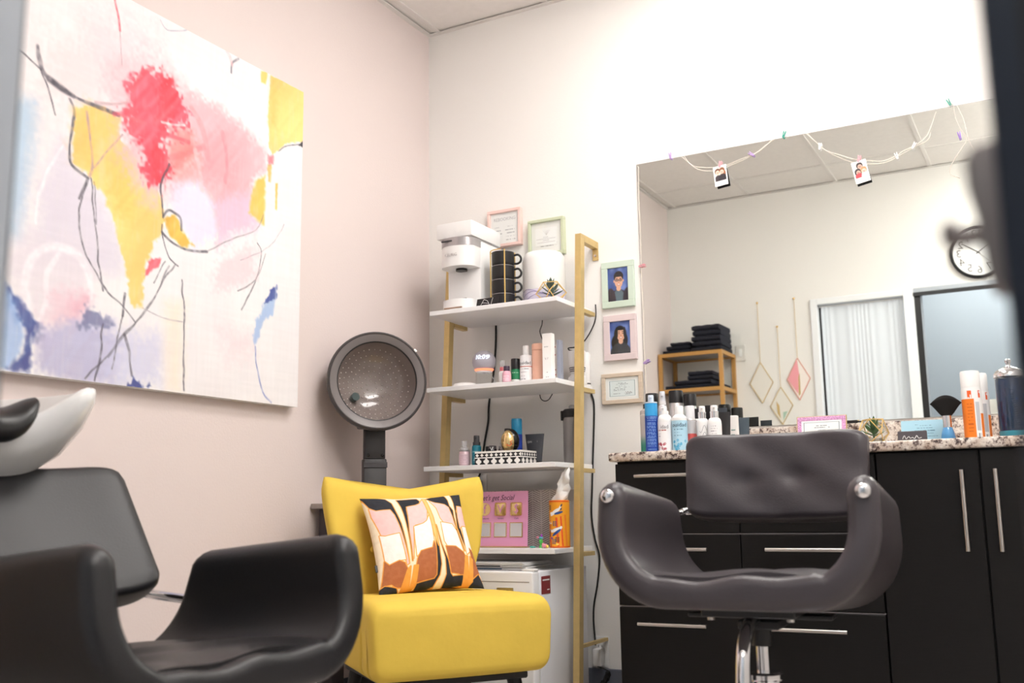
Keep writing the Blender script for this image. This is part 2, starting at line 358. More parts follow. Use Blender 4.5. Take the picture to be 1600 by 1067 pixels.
PAINT=[('p',(240,222,224),0.9,0.05,0.08,[(0.072,0.215),(0.404,0.073),(0.411,0.195),(0.202,0.333),(0.084,0.383)]),
('p',(240,220,226),0.8,0.05,0.06,[(0.267,0.227),(0.383,0.149),(0.404,0.086),(0.341,0.071),(0.261,0.117),(0.219,0.185)]),
('p',(188,210,230),0.95,0.012,0.03,[(0.025,0.37),(0.08,0.366),(0.073,0.508),(0.062,0.7),(0.017,0.711),(-0.005,0.415)]),
('p',(224,217,230),0.95,0.02,0.04,[(0.096,0.565),(0.154,0.445),(0.217,0.507),(0.285,0.54),(0.327,0.648),(0.343,0.718),(0.063,0.775),(0.088,0.658)]),
('p',(232,222,230),0.75,0.03,0.05,[(0.023,0.744),(0.08,0.678),(0.217,0.682),(0.255,0.759),(0.228,0.848),(0.119,0.884),(0.067,0.831)]),
('l',(250,247,251),0.8,0.033,[(0.092,0.849),(0.077,0.803),(0.094,0.737),(0.136,0.701),(0.208,0.703),(0.25,0.76),(0.242,0.823),(0.218,0.855)]),
('l',(250,247,251),0.7,0.0225,[(0.119,0.884),(0.134,0.828),(0.135,0.765),(0.157,0.715)]),
('p',(236,205,215),0.8,0.02,0.03,[(0.136,0.783),(0.178,0.793),(0.241,0.795),(0.238,0.833),(0.256,0.853),(0.168,0.889),(0.119,0.888),(0.14,0.841)]),
('p',(228,170,188),0.6,0.02,0.03,[(0.2,0.816),(0.241,0.805),(0.237,0.828),(0.212,0.856),(0.201,0.839)]),
('p',(190,187,216),0.95,0.02,0.025,[(0.1,0.895),(0.168,0.881),(0.25,0.858),(0.317,0.862),(0.353,0.886),(0.33,0.993),(0.27,1.002),(0.11,0.999),(0.109,0.947)]),
('p',(208,208,234),0.8,0.03,0.05,[(0.316,0.857),(0.478,0.867),(0.491,1.001),(0.325,1.003)]),
('p',(122,124,162),0.85,0.025,0.012,[(0.254,0.828),(0.292,0.833),(0.316,0.853),(0.295,0.866),(0.24,0.865)]),
('p',(140,140,172),0.7,0.03,0.02,[(0.102,0.891),(0.124,0.896),(0.122,0.928),(0.105,0.921)]),
('p',(168,192,228),0.95,0.006,0.01,[(0.027,0.795),(0.058,0.841),(0.087,0.915),(0.08,0.951),(0.051,0.997),(0.024,1.0),(0.01,0.803)]),
('p',(68,78,140),0.9,0.008,0.008,[(0.032,0.803),(0.052,0.825),(0.072,0.839),(0.093,0.862),(0.114,0.884),(0.106,0.921),(0.11,0.999),(0.046,0.997),(0.076,0.964),(0.09,0.932),(0.084,0.898),(0.06,0.858)]),
('p',(110,145,205),0.6,0.008,0.02,[(0.039,0.827),(0.054,0.842),(0.076,0.891),(0.066,0.892)]),
('p',(249,213,128),0.96,0.012,0.006,[(0.186,0.352),(0.227,0.327),(0.261,0.32),(0.32,0.32),(0.31,0.363),(0.323,0.384),(0.373,0.414),(0.4,0.468),(0.445,0.487),(0.461,0.544),(0.457,0.592),(0.434,0.623),(0.429,0.654),(0.412,0.694),(0.41,0.754),(0.409,0.794),(0.383,0.808),(0.364,0.797),(0.353,0.74),(0.343,0.674),(0.329,0.647),(0.319,0.611),(0.294,0.577),(0.28,0.537),(0.24,0.514),(0.227,0.498),(0.188,0.482),(0.183,0.435)]),
('p',(246,199,104),0.6,0.02,0.03,[(0.323,0.389),(0.373,0.414),(0.388,0.482),(0.358,0.581),(0.31,0.573),(0.285,0.521)]),
('p',(247,196,110),0.5,0.02,0.03,[(0.186,0.357),(0.222,0.334),(0.232,0.477),(0.188,0.477)]),
('p',(249,216,216),0.8,0.03,0.03,[(0.322,0.369),(0.37,0.374),(0.399,0.448),(0.444,0.466),(0.414,0.495),(0.363,0.458)]),
('p',(245,182,190),0.96,0.02,0.02,[(0.475,0.184),(0.584,0.17),(0.666,0.192),(0.72,0.196),(0.791,0.226),(0.841,0.245),(0.839,0.305),(0.796,0.354),(0.775,0.43),(0.769,0.488),(0.688,0.531),(0.653,0.572),(0.643,0.52),(0.627,0.464),(0.583,0.426),(0.488,0.443),(0.461,0.409),(0.452,0.252)]),
('p',(240,158,166),0.5,0.03,0.03,[(0.588,0.258),(0.69,0.236),(0.709,0.31),(0.682,0.398),(0.602,0.409)]),
('p',(246,178,178),0.6,0.03,0.02,[(0.468,0.299),(0.568,0.282),(0.573,0.396),(0.508,0.437),(0.472,0.394)]),
('p',(238,200,222),0.92,0.02,0.03,[(0.627,0.464),(0.782,0.393),(0.808,0.479),(0.689,0.553),(0.653,0.578)]),
('p',(228,222,242),0.95,0.02,0.02,[(0.481,0.445),(0.583,0.426),(0.627,0.464),(0.659,0.549),(0.563,0.604),(0.534,0.568),(0.491,0.505)]),
('p',(245,188,196),0.8,0.03,0.05,[(0.278,0.222),(0.382,0.134),(0.473,0.141),(0.544,0.191),(0.489,0.453),(0.402,0.508),(0.325,0.429),(0.295,0.308)]),
('p',(240,142,138),0.75,0.03,0.03,[(0.454,0.294),(0.554,0.27),(0.578,0.351),(0.487,0.422),(0.457,0.357)]),
('p',(231,86,104),0.95,0.035,0.014,[(0.349,0.221),(0.383,0.165),(0.427,0.159),(0.475,0.178),(0.51,0.209),(0.545,0.235),(0.547,0.273),(0.48,0.295),(0.509,0.324),(0.464,0.354),(0.473,0.404),(0.444,0.461),(0.419,0.467),(0.386,0.431),(0.371,0.384),(0.321,0.35),(0.314,0.321),(0.347,0.279),(0.339,0.251)]),
('p',(222,72,84),0.7,0.03,0.02,[(0.434,0.161),(0.474,0.168),(0.504,0.222),(0.48,0.268),(0.457,0.346),(0.437,0.447),(0.424,0.44),(0.407,0.372),(0.439,0.256)]),
('p',(240,120,128),0.6,0.03,0.02,[(0.348,0.299),(0.391,0.305),(0.381,0.345),(0.326,0.337)]),
('p',(246,214,220),0.9,0.03,0.03,[(0.69,0.597),(0.812,0.548),(0.815,0.638),(0.71,0.704),(0.645,0.705),(0.649,0.639)]),
('p',(244,218,224),0.75,0.03,0.05,[(0.678,0.823),(0.805,0.793),(0.799,0.855),(0.703,0.889)]),
('p',(246,232,216),0.85,0.01,0.03,[(0.479,0.767),(0.544,0.755),(0.549,1.005),(0.491,1.001)]),
('p',(250,211,128),0.97,0.005,0.004,[(0.849,0.002),(1.017,-0.006),(1.022,0.156),(0.933,0.191),(0.866,0.249),(0.849,0.231),(0.841,0.112)]),
('p',(246,196,110),0.5,0.01,0.02,[(0.849,0.011),(0.884,0.01),(0.88,0.159),(0.851,0.158)]),
('p',(249,208,120),0.97,0.004,0.004,[(0.809,0.005),(0.835,-0.002),(0.829,0.04),(0.81,0.038)]),
('p',(230,192,90),0.95,0.006,0.008,[(0.796,0.348),(0.837,0.324),(0.836,0.475),(0.776,0.452),(0.782,0.404)]),
('p',(232,190,95),0.9,0.002,0.003,[(0.882,0.335),(0.89,0.332),(0.89,0.417),(0.882,0.413)]),
('p',(238,190,110),0.9,0.004,0.004,[(0.846,0.285),(0.863,0.28),(0.859,0.336),(0.849,0.338)]),
('p',(226,120,130),0.8,0.006,0.006,[(0.846,0.256),(0.871,0.248),(0.871,0.278),(0.846,0.285)]),
('p',(224,178,74),0.97,0.008,0.006,[(0.468,0.548),(0.5,0.529),(0.524,0.565),(0.569,0.597),(0.536,0.61),(0.483,0.591)]),
('p',(234,98,112),0.97,0.008,0.004,[(0.415,0.675),(0.43,0.664),(0.464,0.656),(0.461,0.673),(0.432,0.7),(0.412,0.714)]),
('p',(168,190,226),0.95,0.01,0.006,[(0.896,0.64),(0.895,0.693),(0.886,0.729),(0.843,0.77),(0.818,0.841),(0.802,0.821),(0.812,0.764),(0.849,0.701)]),
('p',(72,82,150),0.97,0.01,0.004,[(0.898,0.638),(0.895,0.69),(0.846,0.71),(0.864,0.669)]),
('p',(72,78,140),0.95,0.012,0.004,[(0.386,0.968),(0.417,0.993),(0.441,0.974),(0.485,1.006),(0.377,1.003)]),
('p',(40,40,46),0.97,0.003,0.003,[(0.981,0.182),(1.012,0.149),(1.013,0.183)]),
('l',(84,80,90),0.9,0.0165,[(0.071,0.237),(0.085,0.284),(0.115,0.306),(0.173,0.318),(0.238,0.318),(0.307,0.321)]),
('l',(84,80,90),0.9,0.027,[(0.106,0.304),(0.135,0.312),(0.173,0.318)]),
('l',(84,80,90),0.8,0.006,[(0.007,0.259),(0.046,0.271),(0.085,0.289)]),
('l',(84,80,90),0.85,0.006,[(0.085,0.289),(0.1,0.32),(0.129,0.382)]),
('l',(84,80,90),0.9,0.012,[(0.165,0.33),(0.178,0.364),(0.173,0.448),(0.181,0.488),(0.228,0.508)]),
('l',(84,80,90),0.75,0.012,[(0.228,0.508),(0.207,0.566)]),
('l',(84,80,90),0.8,0.0053,[(0.223,0.523),(0.208,0.618),(0.229,0.69),(0.246,0.714),(0.3,0.779),(0.348,0.805),(0.384,0.837)]),
('l',(84,80,90),0.8,0.0053,[(0.237,0.506),(0.25,0.598),(0.267,0.69),(0.275,0.732),(0.286,0.777)]),
('l',(84,80,90),0.6,0.0037,[(0.245,0.513),(0.254,0.569),(0.256,0.616)]),
('l',(186,152,158),0.85,0.012,[(0.212,0.342),(0.227,0.401),(0.237,0.476),(0.233,0.502)]),
('l',(186,152,158),0.8,0.009,[(0.322,0.369),(0.279,0.419),(0.242,0.475)]),
('l',(186,152,158),0.7,0.0105,[(0.237,0.309),(0.283,0.299),(0.329,0.278)]),
('l',(232,92,108),0.7,0.0195,[(0.295,0.323),(0.342,0.301),(0.402,0.269)]),
('l',(232,92,108),0.7,0.0225,[(0.443,0.329),(0.482,0.321),(0.535,0.318)]),
('l',(238,120,124),0.6,0.027,[(0.459,0.388),(0.524,0.357),(0.591,0.314)]),
('l',(242,150,156),0.6,0.03,[(0.544,0.218),(0.589,0.269),(0.607,0.342)]),
('l',(240,140,148),0.6,0.0225,[(0.661,0.246),(0.679,0.32),(0.678,0.388)]),
('l',(246,205,208),0.7,0.0225,[(0.563,0.333),(0.581,0.394),(0.59,0.435)]),
('l',(236,100,112),0.7,0.0225,[(0.344,0.238),(0.372,0.185),(0.408,0.155)]),
('l',(244,120,130),0.6,0.0105,[(0.307,0.319),(0.343,0.316),(0.392,0.315)]),
('l',(255,240,240),0.8,0.009,[(0.441,0.293),(0.48,0.287),(0.52,0.276)]),
('l',(84,80,90),0.95,0.0097,[(0.473,0.399),(0.45,0.459),(0.461,0.539)]),
('l',(84,80,90),0.95,0.0097,[(0.461,0.544),(0.479,0.522),(0.499,0.524),(0.52,0.534),(0.524,0.565)]),
('l',(84,80,90),0.9,0.0112,[(0.46,0.586),(0.497,0.608),(0.55,0.615),(0.618,0.605)]),
('l',(84,80,90),0.9,0.006,[(0.459,0.565),(0.461,0.591),(0.479,0.643),(0.5,0.66),(0.516,0.666)]),
('l',(130,120,130),0.7,0.0037,[(0.618,0.605),(0.689,0.559),(0.802,0.497),(0.832,0.444)]),
('l',(84,80,90),0.8,0.0045,[(0.811,0.536),(0.827,0.561),(0.814,0.633),(0.778,0.708),(0.755,0.745)]),
('l',(84,80,90),0.7,0.0037,[(0.848,0.562),(0.807,0.646),(0.739,0.693)]),
('l',(150,145,160),0.6,0.003,[(0.924,0.451),(0.86,0.537),(0.744,0.602)]),
('l',(84,80,90),0.75,0.0045,[(0.506,0.664),(0.471,0.717),(0.419,0.802),(0.357,0.871),(0.31,0.93),(0.248,0.992)]),
('l',(84,80,90),0.6,0.0037,[(0.487,0.673),(0.453,0.746),(0.385,0.842),(0.31,0.935)]),
('l',(84,80,90),0.7,0.0037,[(0.474,0.665),(0.439,0.728)]),
('l',(84,80,90),0.85,0.0105,[(0.354,0.774),(0.349,0.829)]),
('l',(84,80,90),0.7,0.0053,[(0.349,0.829),(0.331,0.917),(0.323,0.961)]),
('l',(84,80,90),0.75,0.0105,[(0.358,0.875),(0.371,0.912),(0.387,0.972)]),
('l',(84,80,90),0.85,0.0053,[(0.531,0.701),(0.546,0.806),(0.549,0.93),(0.555,0.994)]),
('l',(84,80,90),0.85,0.006,[(0.291,0.857),(0.288,0.941),(0.275,0.994)]),
('l',(160,150,160),0.6,0.003,[(0.407,0.799),(0.476,0.813),(0.54,0.813)]),
('l',(84,80,90),0.8,0.0045,[(0.89,0.232),(0.933,0.201),(1.003,0.171)]),
('l',(110,105,118),0.9,0.0105,[(0.686,0.056),(0.69,0.025),(0.711,0.002)]),
('l',(226,88,104),0.9,0.012,[(0.273,0.008),(0.292,0.068),(0.298,0.097)]),
('l',(180,150,160),0.6,0.0045,[(0.298,0.097),(0.307,0.184)]),
('l',(150,150,170),0.6,0.003,[(0.422,0.01),(0.449,0.028),(0.511,0.001),(0.533,-0.02)]),
('l',(245,195,200),0.7,0.0165,[(0.665,0.0),(0.68,0.012),(0.69,0.032)]),
('l',(128,140,192),0.9,0.0075,[(0.814,0.842),(0.824,0.902),(0.851,0.971),(0.884,0.997)]),
('l',(250,248,252),0.7,0.0105,[(0.154,0.445),(0.119,0.521),(0.099,0.591),(0.098,0.655)])]
PILLOW=[((42,44,52),[(-0.013,-0.029),(0.214,0.036),(0.251,0.099),(0.257,0.208),(0.271,0.359),(0.279,0.734),(0.278,0.774),(0.257,0.568),(0.257,0.4),(0.236,0.239),(0.213,0.178),(0.082,0.181),(0.037,0.129)]),
((42,44,52),[(0.319,0.048),(0.512,0.055),(0.529,0.089),(0.511,0.131),(0.471,0.145),(0.385,0.156),(0.362,0.192),(0.344,0.362),(0.321,0.674),(0.314,0.755),(0.321,0.529),(0.326,0.287),(0.327,0.169)]),
((42,44,52),[(0.614,0.051),(0.687,0.017),(0.809,0.02),(0.827,0.091),(0.829,0.167),(0.859,0.222),(0.851,0.285),(0.847,0.431),(0.879,0.669),(0.838,0.431),(0.834,0.284),(0.817,0.177),(0.773,0.142),(0.689,0.115)]),
((42,44,52),[(0.882,0.019),(1.013,-0.015),(0.992,0.161),(0.92,0.162),(0.894,0.224),(0.903,0.309),(0.893,0.423),(0.908,0.69),(0.863,0.422),(0.878,0.318),(0.887,0.234),(0.893,0.128)]),
((244,200,196),[(0.033,0.145),(0.081,0.184),(0.212,0.183),(0.233,0.249),(0.252,0.421),(0.278,0.774),(0.258,0.783),(0.239,0.567),(0.234,0.457),(0.099,0.466),(0.067,0.443),(0.031,0.238)]),
((244,200,196),[(0.378,0.166),(0.47,0.15),(0.521,0.126),(0.565,0.064),(0.575,0.205),(0.54,0.341),(0.496,0.371),(0.406,0.387),(0.38,0.417),(0.324,0.735),(0.336,0.467)]),
((244,200,196),[(0.64,0.09),(0.687,0.12),(0.779,0.153),(0.815,0.187),(0.831,0.294),(0.838,0.431),(0.798,0.382),(0.713,0.367),(0.69,0.318),(0.679,0.19)]),
((244,200,196),[(0.923,0.167),(0.991,0.164),(0.983,0.387),(0.928,0.394),(0.893,0.423),(0.901,0.298)]),
((250,247,240),[(0.052,0.448),(0.098,0.468),(0.233,0.462),(0.239,0.567),(0.253,0.732),(0.191,0.73),(0.094,0.756),(0.061,0.704)]),
((250,247,240),[(0.392,0.407),(0.495,0.376),(0.539,0.347),(0.585,0.27),(0.559,0.582),(0.534,0.643),(0.485,0.661),(0.412,0.668),(0.364,0.717),(0.374,0.532)]),
((250,247,240),[(0.685,0.37),(0.806,0.387),(0.839,0.462),(0.859,0.678),(0.785,0.629),(0.697,0.63),(0.675,0.578)]),
((250,247,240),[(0.925,0.404),(0.981,0.392),(0.987,0.623),(0.896,0.7)]),
((178,106,66),[(0.055,0.709),(0.093,0.758),(0.189,0.735),(0.237,0.762),(0.263,0.834),(0.247,0.974),(0.151,0.965),(0.106,0.929),(0.018,0.926)]),
((178,106,66),[(0.368,0.737),(0.411,0.673),(0.533,0.648),(0.559,0.582),(0.571,0.705),(0.559,0.836),(0.534,0.915),(0.512,0.934),(0.338,0.962),(0.317,0.976),(0.334,0.837)]),
((178,106,66),[(0.678,0.634),(0.784,0.634),(0.856,0.688),(0.88,0.759),(0.855,0.897),(0.812,0.974),(0.8,0.924),(0.754,0.903),(0.678,0.895),(0.68,0.791)]),
((178,106,66),[(0.95,0.631),(1.001,0.664),(1.008,0.824),(0.974,0.882),(0.888,0.947),(0.933,0.801)]),
((42,44,52),[(0.594,0.376),(0.601,0.625),(0.593,0.807),(0.563,0.906),(0.496,0.992),(0.304,1.025),(0.337,0.967),(0.51,0.938),(0.541,0.905),(0.559,0.786),(0.587,0.542)]),
((42,44,52),[(0.624,0.399),(0.632,0.606),(0.668,0.77),(0.668,0.9),(0.686,0.93),(0.794,0.914),(0.781,0.992),(0.579,1.01),(0.631,0.908),(0.648,0.749),(0.629,0.586)]),
((42,44,52),[(-0.005,0.945),(0.043,0.932),(0.15,0.97),(0.173,1.021),(-0.024,1.024)]),
((42,44,52),[(0.876,0.957),(0.969,0.887),(1.014,1.01),(0.808,1.018)]),
((242,166,72),[(0.259,0.834),(0.289,0.805),(0.259,0.994),(0.184,1.011)]),
((242,166,72),[(0.324,0.806),(0.359,0.808),(0.321,0.976),(0.274,1.004)]),
((242,166,72),[(0.874,0.719),(0.895,0.72),(0.825,1.004),(0.778,1.002)]),
((242,166,72),[(0.925,0.721),(0.945,0.742),(0.881,0.957),(0.836,0.994)]),
((245,196,120),[(0.572,0.053),(0.6,0.05),(0.613,0.303),(0.608,0.46),(0.601,0.625),(0.58,0.501),(0.585,0.27)])]

# ================================================================= SETTING
H = 2.90
struct(M().box(-1.3, 4.3, -5.3, 0.1, -0.1, 0.0).done('floor', FLOORM, ang=None))
struct(M().box(-0.1, 3.15, 0.0, 0.1, 0, 3.0).done('wall_back', WALLW, ang=None))
struct(M().box(-0.1, 0.0, -3.36, 0.0, 0, 3.0).done('wall_left', WALLP, ang=None))
struct(M().box(3.05, 3.15, -3.36, 0.0, 0, 3.0).done('wall_right', WALLW, ang=None))
wf = M()
wf.box(0, 1.0, -3.36, -3.24, 0, 3.0).box(1.0, 2.56, -3.36, -3.24, 2.10, 3.0).box(1.0, 1.66, -3.36, -3.24, 0, 0.1).box(2.56, 3.05, -3.36, -3.24, 0, 3.0)
struct(wf.done('wall_front', WALLW, ang=None))
hall = M().box(-1.3, 4.3, -5.3, -5.2, 0, 3.0).box(-1.3, -1.2, -5.2, -3.36, 0, 3.0).box(4.2, 4.3, -5.2, -3.36, 0, 3.0)
hall.box(-1.2, -0.1, -3.36, -3.26, 0, 3.0).box(3.15, 4.2, -3.36, -3.26, 0, 3.0)
struct(hall.done('wall_corridor', HALLM, ang=None))
struct(M().box(-1.3, 4.3, -5.3, -3.36, 3.0, 3.06).done('ceiling_corridor', WHITEM, ang=None))
ceil = struct(M().box(-0.1, 3.15, -3.36, 0.1, 3.0, 3.06).done('ceiling', CEILT, ang=None))
GX = [0.0, 0.062, 0.62, 1.225, 1.83, 2.44, 3.05]; GY = [0.0, -0.40, -1.62, -2.84, -3.24]
for i in range(6):
    for j in range(4):
        if (i, j) in ((3, 1), (5, 2)): continue
        M().box(GX[i] + 0.002, GX[i + 1] - 0.002, GY[j + 1] + 0.002, GY[j] - 0.002, H + 0.006, H + 0.022, 0.002, 1).done('ceiling_tile', CEILT, ceil, None)
for x in GX[1:-1]: M().box(x - 0.012, x + 0.012, -3.238, -0.002, H, H + 0.006).done('grid_bar', TBAR, ceil, None)
for y in GY[1:-1]:
    for a, b in zip(GX, GX[1:]): M().box(a + 0.0125, b - 0.0125, y - 0.012, y + 0.012, H + 0.0005, H + 0.0055).done('grid_bar', TBAR, ceil, None)
for b in ((0, 0.022, -3.24, 0), (0.022, 3.05, -0.022, 0), (0.022, 3.05, -3.24, -3.218), (3.028, 3.05, -3.218, -0.022)):
    M().box(*b, H - 0.004, H).done('wall_angle', TBAR, ceil, None)
def ceiling_panel(x0, x1, y0, y1, z, L, label):
    t = thing('ceiling_light', label, 'ceiling light', ((x0 + x1) / 2, (y0 + y1) / 2, z))
    hx, hy = (x1 - x0) / 2 - 0.014, (y1 - y0) / 2 - 0.014
    f = M().box(-hx, hx, -hy, -hy + 0.03, 0.0, 0.05).box(-hx, hx, hy - 0.03, hy, 0.0, 0.05).box(-hx, -hx + 0.03, -hy + 0.03, hy - 0.03, 0.0, 0.05).box(hx - 0.03, hx, -hy + 0.03, hy - 0.03, 0.0, 0.05)
    f.done('light_frame', WHITEM, t, None)
    e = mat('panel_glow', (255, 252, 249), 0.5, emit=L, ecol=(255, 251, 247))
    M().box(-hx + 0.03, hx - 0.03, -hy + 0.03, hy - 0.03, -0.045, 0.012, 0.012, 2).done('diffuser', e, t, None)  # glowing box dropped below the frame, shaped to send light across the ceiling
ceiling_panel(1.225, 1.83, -1.62, -0.40, H + 0.001, PANEL, 'white ceiling light panel with dropped diffuser nearer the pink wall')
ceiling_panel(2.44, 3.05, -2.84, -1.62, H + 0.001, PANEL * 1.4, 'unseen ceiling light panel against the right wall, added as front fill')  # panel added out of view to fill the fronts of chair and shelves
ceiling_panel(1.5, 2.7, -4.75, -4.15, 2.948, HALLP, 'white ceiling light panel out in the corridor')
struct(M().box(0.0, 0.012, -3.24, -0.0, 0, 0.1, 0.003).done('baseboard_left', BASEB, ang=None))
struct(M().box(0.012, 1.12, -0.012, 0.0, 0, 0.1, 0.003).done('baseboard_back', BASEB, ang=None))

# front wall: curtained sidelight and sliding door (both seen in the mirror, the door edge also close to the camera)
w1 = struct(M().box(1.0, 1.045, -3.36, -3.225, 0.1, 2.10, 0.003).box(1.045, 1.60, -3.36, -3.225, 2.06, 2.10, 0.003).box(1.045, 1.60, -3.36, -3.225, 0.1, 0.15, 0.003).box(1.60, 1.665, -3.36, -3.225, 0.0, 2.10, 0.003).done('window_1', FRAMEW, ang=None))
M().box(1.045, 1.60, -3.325, -3.319, 0.15, 2.06).done('glass_pane', GLASS, w1, None)
M().box(1.045, 1.60, -3.335, -3.31, 1.33, 1.37).done('cross_rail', FRAMEW, w1, None)
M().box(1.046, 1.056, -3.318, -3.29, 0.15, 2.06).done('dark_seal', BLACK, w1, None)
def curt(U, V):
    x = 1.062 + U * 0.53; return x, -3.275 + (0.0013 * np.sin(U * 90 + 4 * np.sin(U * 13)) + 0.0012 * np.sin(U * 23)) * (1.3 - V), 2.052 - V * 1.87
cm = mat('sheer_curtain', (232, 238, 246), 0.9, trans=0.0, alpha=0.92)
cm.node_tree.nodes['Principled BSDF'].inputs['Subsurface Weight'].default_value = 0.0
cgrid('sheer_curtain', 140, 30, curt, plain((240, 243, 248)), cm)
bpy.data.objects['sheer_curtain'].rotation_euler = (0, 0, 0)
tag(bpy.data.objects['sheer_curtain'], 'sheer white curtain covering the sidelight window seen in the mirror', 'curtain')
M().tube([(1.05, -3.275, 2.05), (1.598, -3.275, 2.05)], 0.005).done('curtain_rod', WHITE, bpy.data.objects['sheer_curtain'])
d1 = struct(M().box(1.665, 2.56, -3.36, -3.225, 2.07, 2.10, 0.003).box(1.665, 1.704, -3.36, -3.24, 0.0, 2.07, 0.002).done('door_1', GREYJ, ang=None))
M().box(1.6655, 1.7035, -3.2398, -3.2385, 0.0, 2.055).box(1.662, 2.425, -3.2395, -3.222, 2.047, 2.069).done('dark_seal', BLACK, d1, None)
M().cyl((1.7035, -3.285, 1.03), (1.7065, -3.285, 1.03), 0.013, n=20).done('strike_hole', BLACK, d1)
M().box(2.4245, 2.489, -3.2195, -3.178, 0.01, 2.045, 0.003).done('door_stile', NAVYD, d1)
M().box(2.441, 2.447, -3.2205, -3.2196, 0.02, 2.04).done('seal_strip', BLACK, d1, None)
M().box(2.489, 2.99, -3.21, -3.19, 0.06, 1.99).done('glass_pane', GLASS, d1, None)
M().box(2.489, 2.99, -3.2195, -3.178, 1.99, 2.045).box(2.489, 2.99, -3.2195, -3.178, 0.01, 0.06).box(2.99, 3.04, -3.2195, -3.178, 0.01, 2.045).done('door_rail', NAVYD, d1, None)
lk = M()
lk.prism([(2.4265, 0.806), (2.418, 0.808), (2.4155, 0.820), (2.4135, 0.845), (2.4105, 0.860), (2.4105, 0.874), (2.4145, 0.881), (2.4265, 0.883)], -3.212, -3.186, bev=0.0015)
lk.tube(smooth_path([(2.415, -3.2, 0.838), (2.408, -3.2, 0.8375), (2.403, -3.2, 0.8385), (2.4005, -3.2, 0.842)], 4), [0.0052] * 13, 10)
lk.ell((2.4005, -3.2, 0.84), (0.0048, 0.006, 0.0075), 12, 8)
lk.done('door_lock', LOCKM, d1)

# ================================================================= BACK WALL: mirror, counter, cabinets
t = thing('wall_mirror', 'large frameless mirror on the white wall above the granite counter', 'mirror', (1.012, 0, 0))
M().box(0, 1.95, -0.006, -0.0005, 1.0, 2.09).done('mirror_pane', MIRR, t, None)
M().box(-0.001, 0.0, -0.0065, -0.0005, 1.0, 2.09).box(0, 1.95, -0.0065, -0.0005, 2.09, 2.0912).done('mirror_edge', SILVER, t, None)
ct = thing('granite_counter', 'speckled grey granite counter running under the mirror', 'counter', (0, 0, 0))
M().box(1.107, 3.045, -0.62, -0.002, 0.860, 0.8895, 0.007, 3).done('countertop', GRAN, ct)
M().box(1.107, 3.045, -0.024, -0.002, 0.890, 0.992, 0.003, 2).done('backsplash', GRAN, ct)
def cabinet(name, label, x0, x1):
    t = thing(name, label, 'cabinet', (x0, -0.6, 0))
    w = x1 - x0
    M().box(0.002, w - 0.002, 0.02, 0.59, 0.09, 0.8595).box(0.02, w - 0.02, 0.06, 0.59, 0.0, 0.09).done('carcass', ESP, t, None)
    return t, w
t, w = cabinet('drawer_cabinet', 'espresso wood drawer cabinet with two columns of drawers behind the styling chair', 1.122, 1.947)
rows = [(0.627, 0.852, 0.81), (0.398, 0.622, 0.577), (0.10, 0.393, 0.344)]
for c0, c1, hs in ((0.0, 0.412, ((0.08, 0.315), (0.10, 0.312), (0.075, 0.30))), (0.412, 0.825, ((0.47, 0.75), (0.495, 0.745), (0.49, 0.72)))):
    for (z0, z1, hz), (h0, h1) in zip(rows, hs):
        d = M().box(c0 + 0.0015, c1 - 0.0015, 0.0, 0.018, z0, z1, 0.0015, 1).done('drawer', ESP, t, None)
        M().cyl((h0, -0.03, hz), (h1, -0.03, hz), 0.006, n=12).cyl((h0 + 0.03, -0.03, hz), (h0 + 0.03, 0.0, hz), 0.004, n=8).cyl((h1 - 0.03, -0.03, hz), (h1 - 0.03, 0.0, hz), 0.004, n=8).done('bar_handle', STEEL, d)
for z in (0.6245, 0.3955):
    M().box(0.0, 0.825, 0.004, 0.0195, z - 0.0012, z + 0.0012).done('edge_strip', SILVER, t, None)
t, w = cabinet('door_cabinet', 'espresso wood cabinet with two tall doors at the right end of the counter', 1.949, 2.512)
for c0, c1, hx in ((0.0, 0.277, 0.232), (0.279, 0.562, 0.318)):
    d = M().box(c0 + 0.0015, c1 - 0.0015, 0.0, 0.018, 0.10, 0.855, 0.0015, 1).done('door', ESP, t, None)
    M().cyl((hx, -0.03, 0.575), (hx, -0.03, 0.80), 0.006, n=12).cyl((hx, -0.03, 0.605), (hx, 0, 0.605), 0.004, n=8).cyl((hx, -0.03, 0.77), (hx, 0, 0.77), 0.004, n=8).done('bar_handle', STEEL, d)
t, w = cabinet('end_cabinet', 'espresso wood cabinet past the right edge of the photo', 2.514, 3.04)
M().box(0.0015, w - 0.0015, 0.0, 0.018, 0.10, 0.855, 0.0015, 1).done('door', ESP, t, None)

